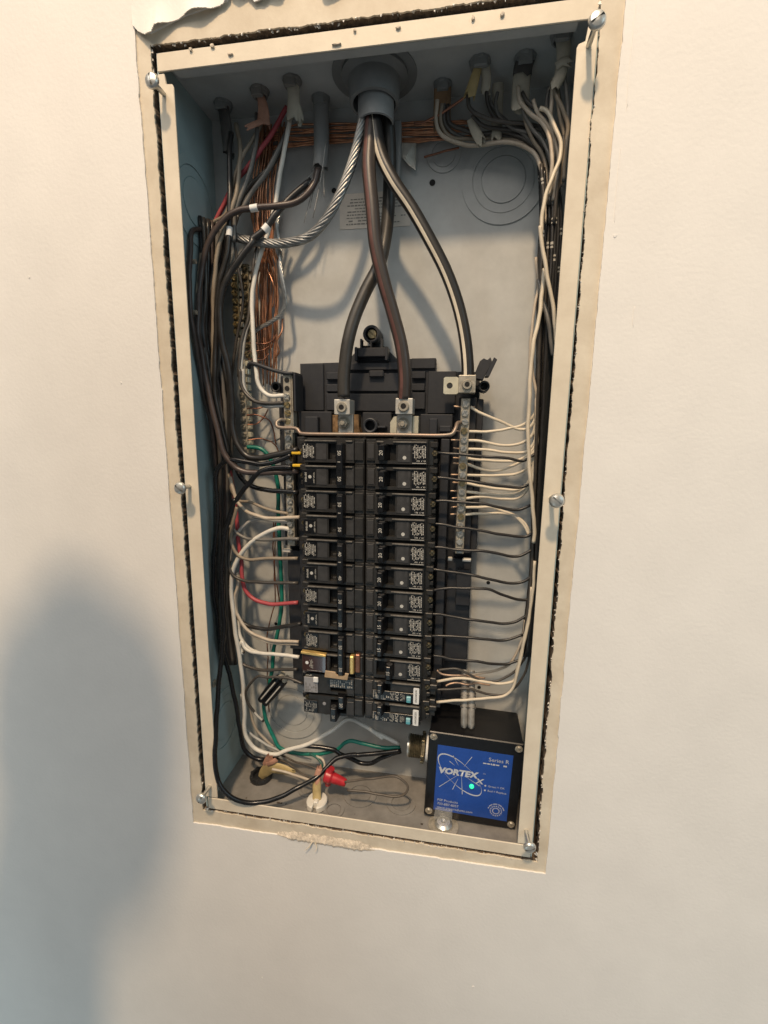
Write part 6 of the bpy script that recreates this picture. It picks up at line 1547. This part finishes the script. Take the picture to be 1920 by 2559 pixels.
# ================================================================== photographer, behind the camera, whose shadow falls on the wall
LP = Vector((-0.04, -1.6, 2.4))
def from_shadow(x, z, y=-0.40):
    """the point at depth y whose shadow under the ceiling lamp falls on the wall at (x, z)"""
    k = (y - LP.y) / (0.0 - LP.y)
    return Vector((LP.x + (x - LP.x) * k, y, LP.z + (z - LP.z) * k))
pb = N()
def ball(c, r, sc=(1, 1, 1)):
    g = bmesh.ops.create_icosphere(pb, subdivisions=3, radius=1.0)
    for v in g['verts']:
        v.co = Vector(c) + Vector((v.co.x * r * sc[0], v.co.y * r * sc[1], v.co.z * r * sc[2]))
def limb(pts, radii):
    path = catmull([Vector(p) for p in pts], 6)
    m_ = len(path) - 1
    def rf(t):
        q = t * (len(radii) - 1)
        k = min(int(q), len(radii) - 2)
        return radii[k] + (radii[k + 1] - radii[k]) * (q - k)
    tube(pb, path, 1.0, 14, rf=rf)
# head seen from the side, turned to the panel
ball(from_shadow(-0.288, -0.285), 0.066)
ball(from_shadow(-0.330, -0.255), 0.066)
ball(from_shadow(-0.375, -0.300), 0.066)
ball(from_shadow(-0.335, -0.350), 0.094)
ball(from_shadow(-0.325, -0.505), 0.030)
ball(from_shadow(-0.292, -0.430), 0.034)
ball(from_shadow(-0.238, -0.405), 0.014)
ball(from_shadow(-0.450, -0.345), 0.020)
neck0, neck1 = from_shadow(-0.405, -0.50), from_shadow(-0.455, -0.76, -0.42)
sh = neck1 + Vector((-0.03, -0.10, -0.10))
limb([neck0, neck1, sh], [0.066, 0.078, 0.085])
limb([sh + Vector((0, 0.0, 0.02)), sh + Vector((0, -0.06, -0.25)), sh + Vector((0, -0.08, -0.55)), sh + Vector((0, -0.08, -0.70))], [0.09, 0.15, 0.135, 0.15])
for s in (-1, 1):
    s0 = sh + Vector((s * 0.05, -0.02, -0.03))
    s1 = sh + Vector((s * 0.18, -0.06, -0.08))
    limb([s0, s1], [0.075, 0.055])
    if s > 0:
        el, wr = sh + Vector((0.26, -0.06, -0.30)), sh + Vector((0.36, -0.04, -0.12))
    else:
        el, wr = sh + Vector((-0.24, -0.08, -0.36)), sh + Vector((-0.22, -0.02, -0.60))
    limb([s1, (s1 + el) / 2, el], [0.055, 0.047, 0.040])
    limb([el, (el + wr) / 2, wr], [0.041, 0.036, 0.027])
    dd_ = (wr - el).normalized()
    ball(wr + dd_ * 0.045, 0.040, (0.9, 0.45, 1.0))
    for k, L in enumerate((0.060, 0.072, 0.068, 0.052)):
        f0 = wr + dd_ * 0.075 + Vector((0.018 * (k - 1.5), 0, 0))
        limb([f0, f0 + dd_ * L * 0.6 + Vector((0, 0.006, 0)), f0 + dd_ * L + Vector((0, 0.018, 0))], [0.0095, 0.0085, 0.0075])
    f0 = wr + dd_ * 0.03 + Vector((-s * 0.034, 0, 0))
    limb([f0, f0 + dd_ * 0.03 + Vector((-s * 0.018, 0.008, 0)), f0 + dd_ * 0.05 + Vector((-s * 0.022, 0.02, 0))], [0.012, 0.010, 0.008])
    hp = sh + Vector((s * 0.09, -0.08, -0.68))
    kn = hp + Vector((s * 0.02, 0.03, -0.42))
    an = kn + Vector((0, -0.03, -0.42))
    limb([hp, kn, an], [0.095, 0.062, 0.042])
    limb([an + Vector((0, -0.03, -0.03)), an + Vector((0, 0.06, -0.05)), an + Vector((0, 0.17, -0.065))], [0.040, 0.042, 0.030])
pm = bpy.data.meshes.new('person')
pb.to_mesh(pm)
pb.free()
po = bpy.data.objects.new('person_parts', pm)
COL.objects.link(po)
rmod = po.modifiers.new('union', 'REMESH')
rmod.mode = 'VOXEL'
rmod.voxel_size = 0.009
smod = po.modifiers.new('soften', 'SMOOTH')
smod.iterations = 4
bpy.context.view_layer.update()
pe = bpy.data.meshes.new_from_object(po.evaluated_get(bpy.context.evaluated_depsgraph_get()))
bpy.data.objects.remove(po)
pe.materials.clear()
pr = obj('person', pe, 'shirt', None, True)
tag(pr, 'person standing before the wall with one hand raised, only the shadow visible', 'person')
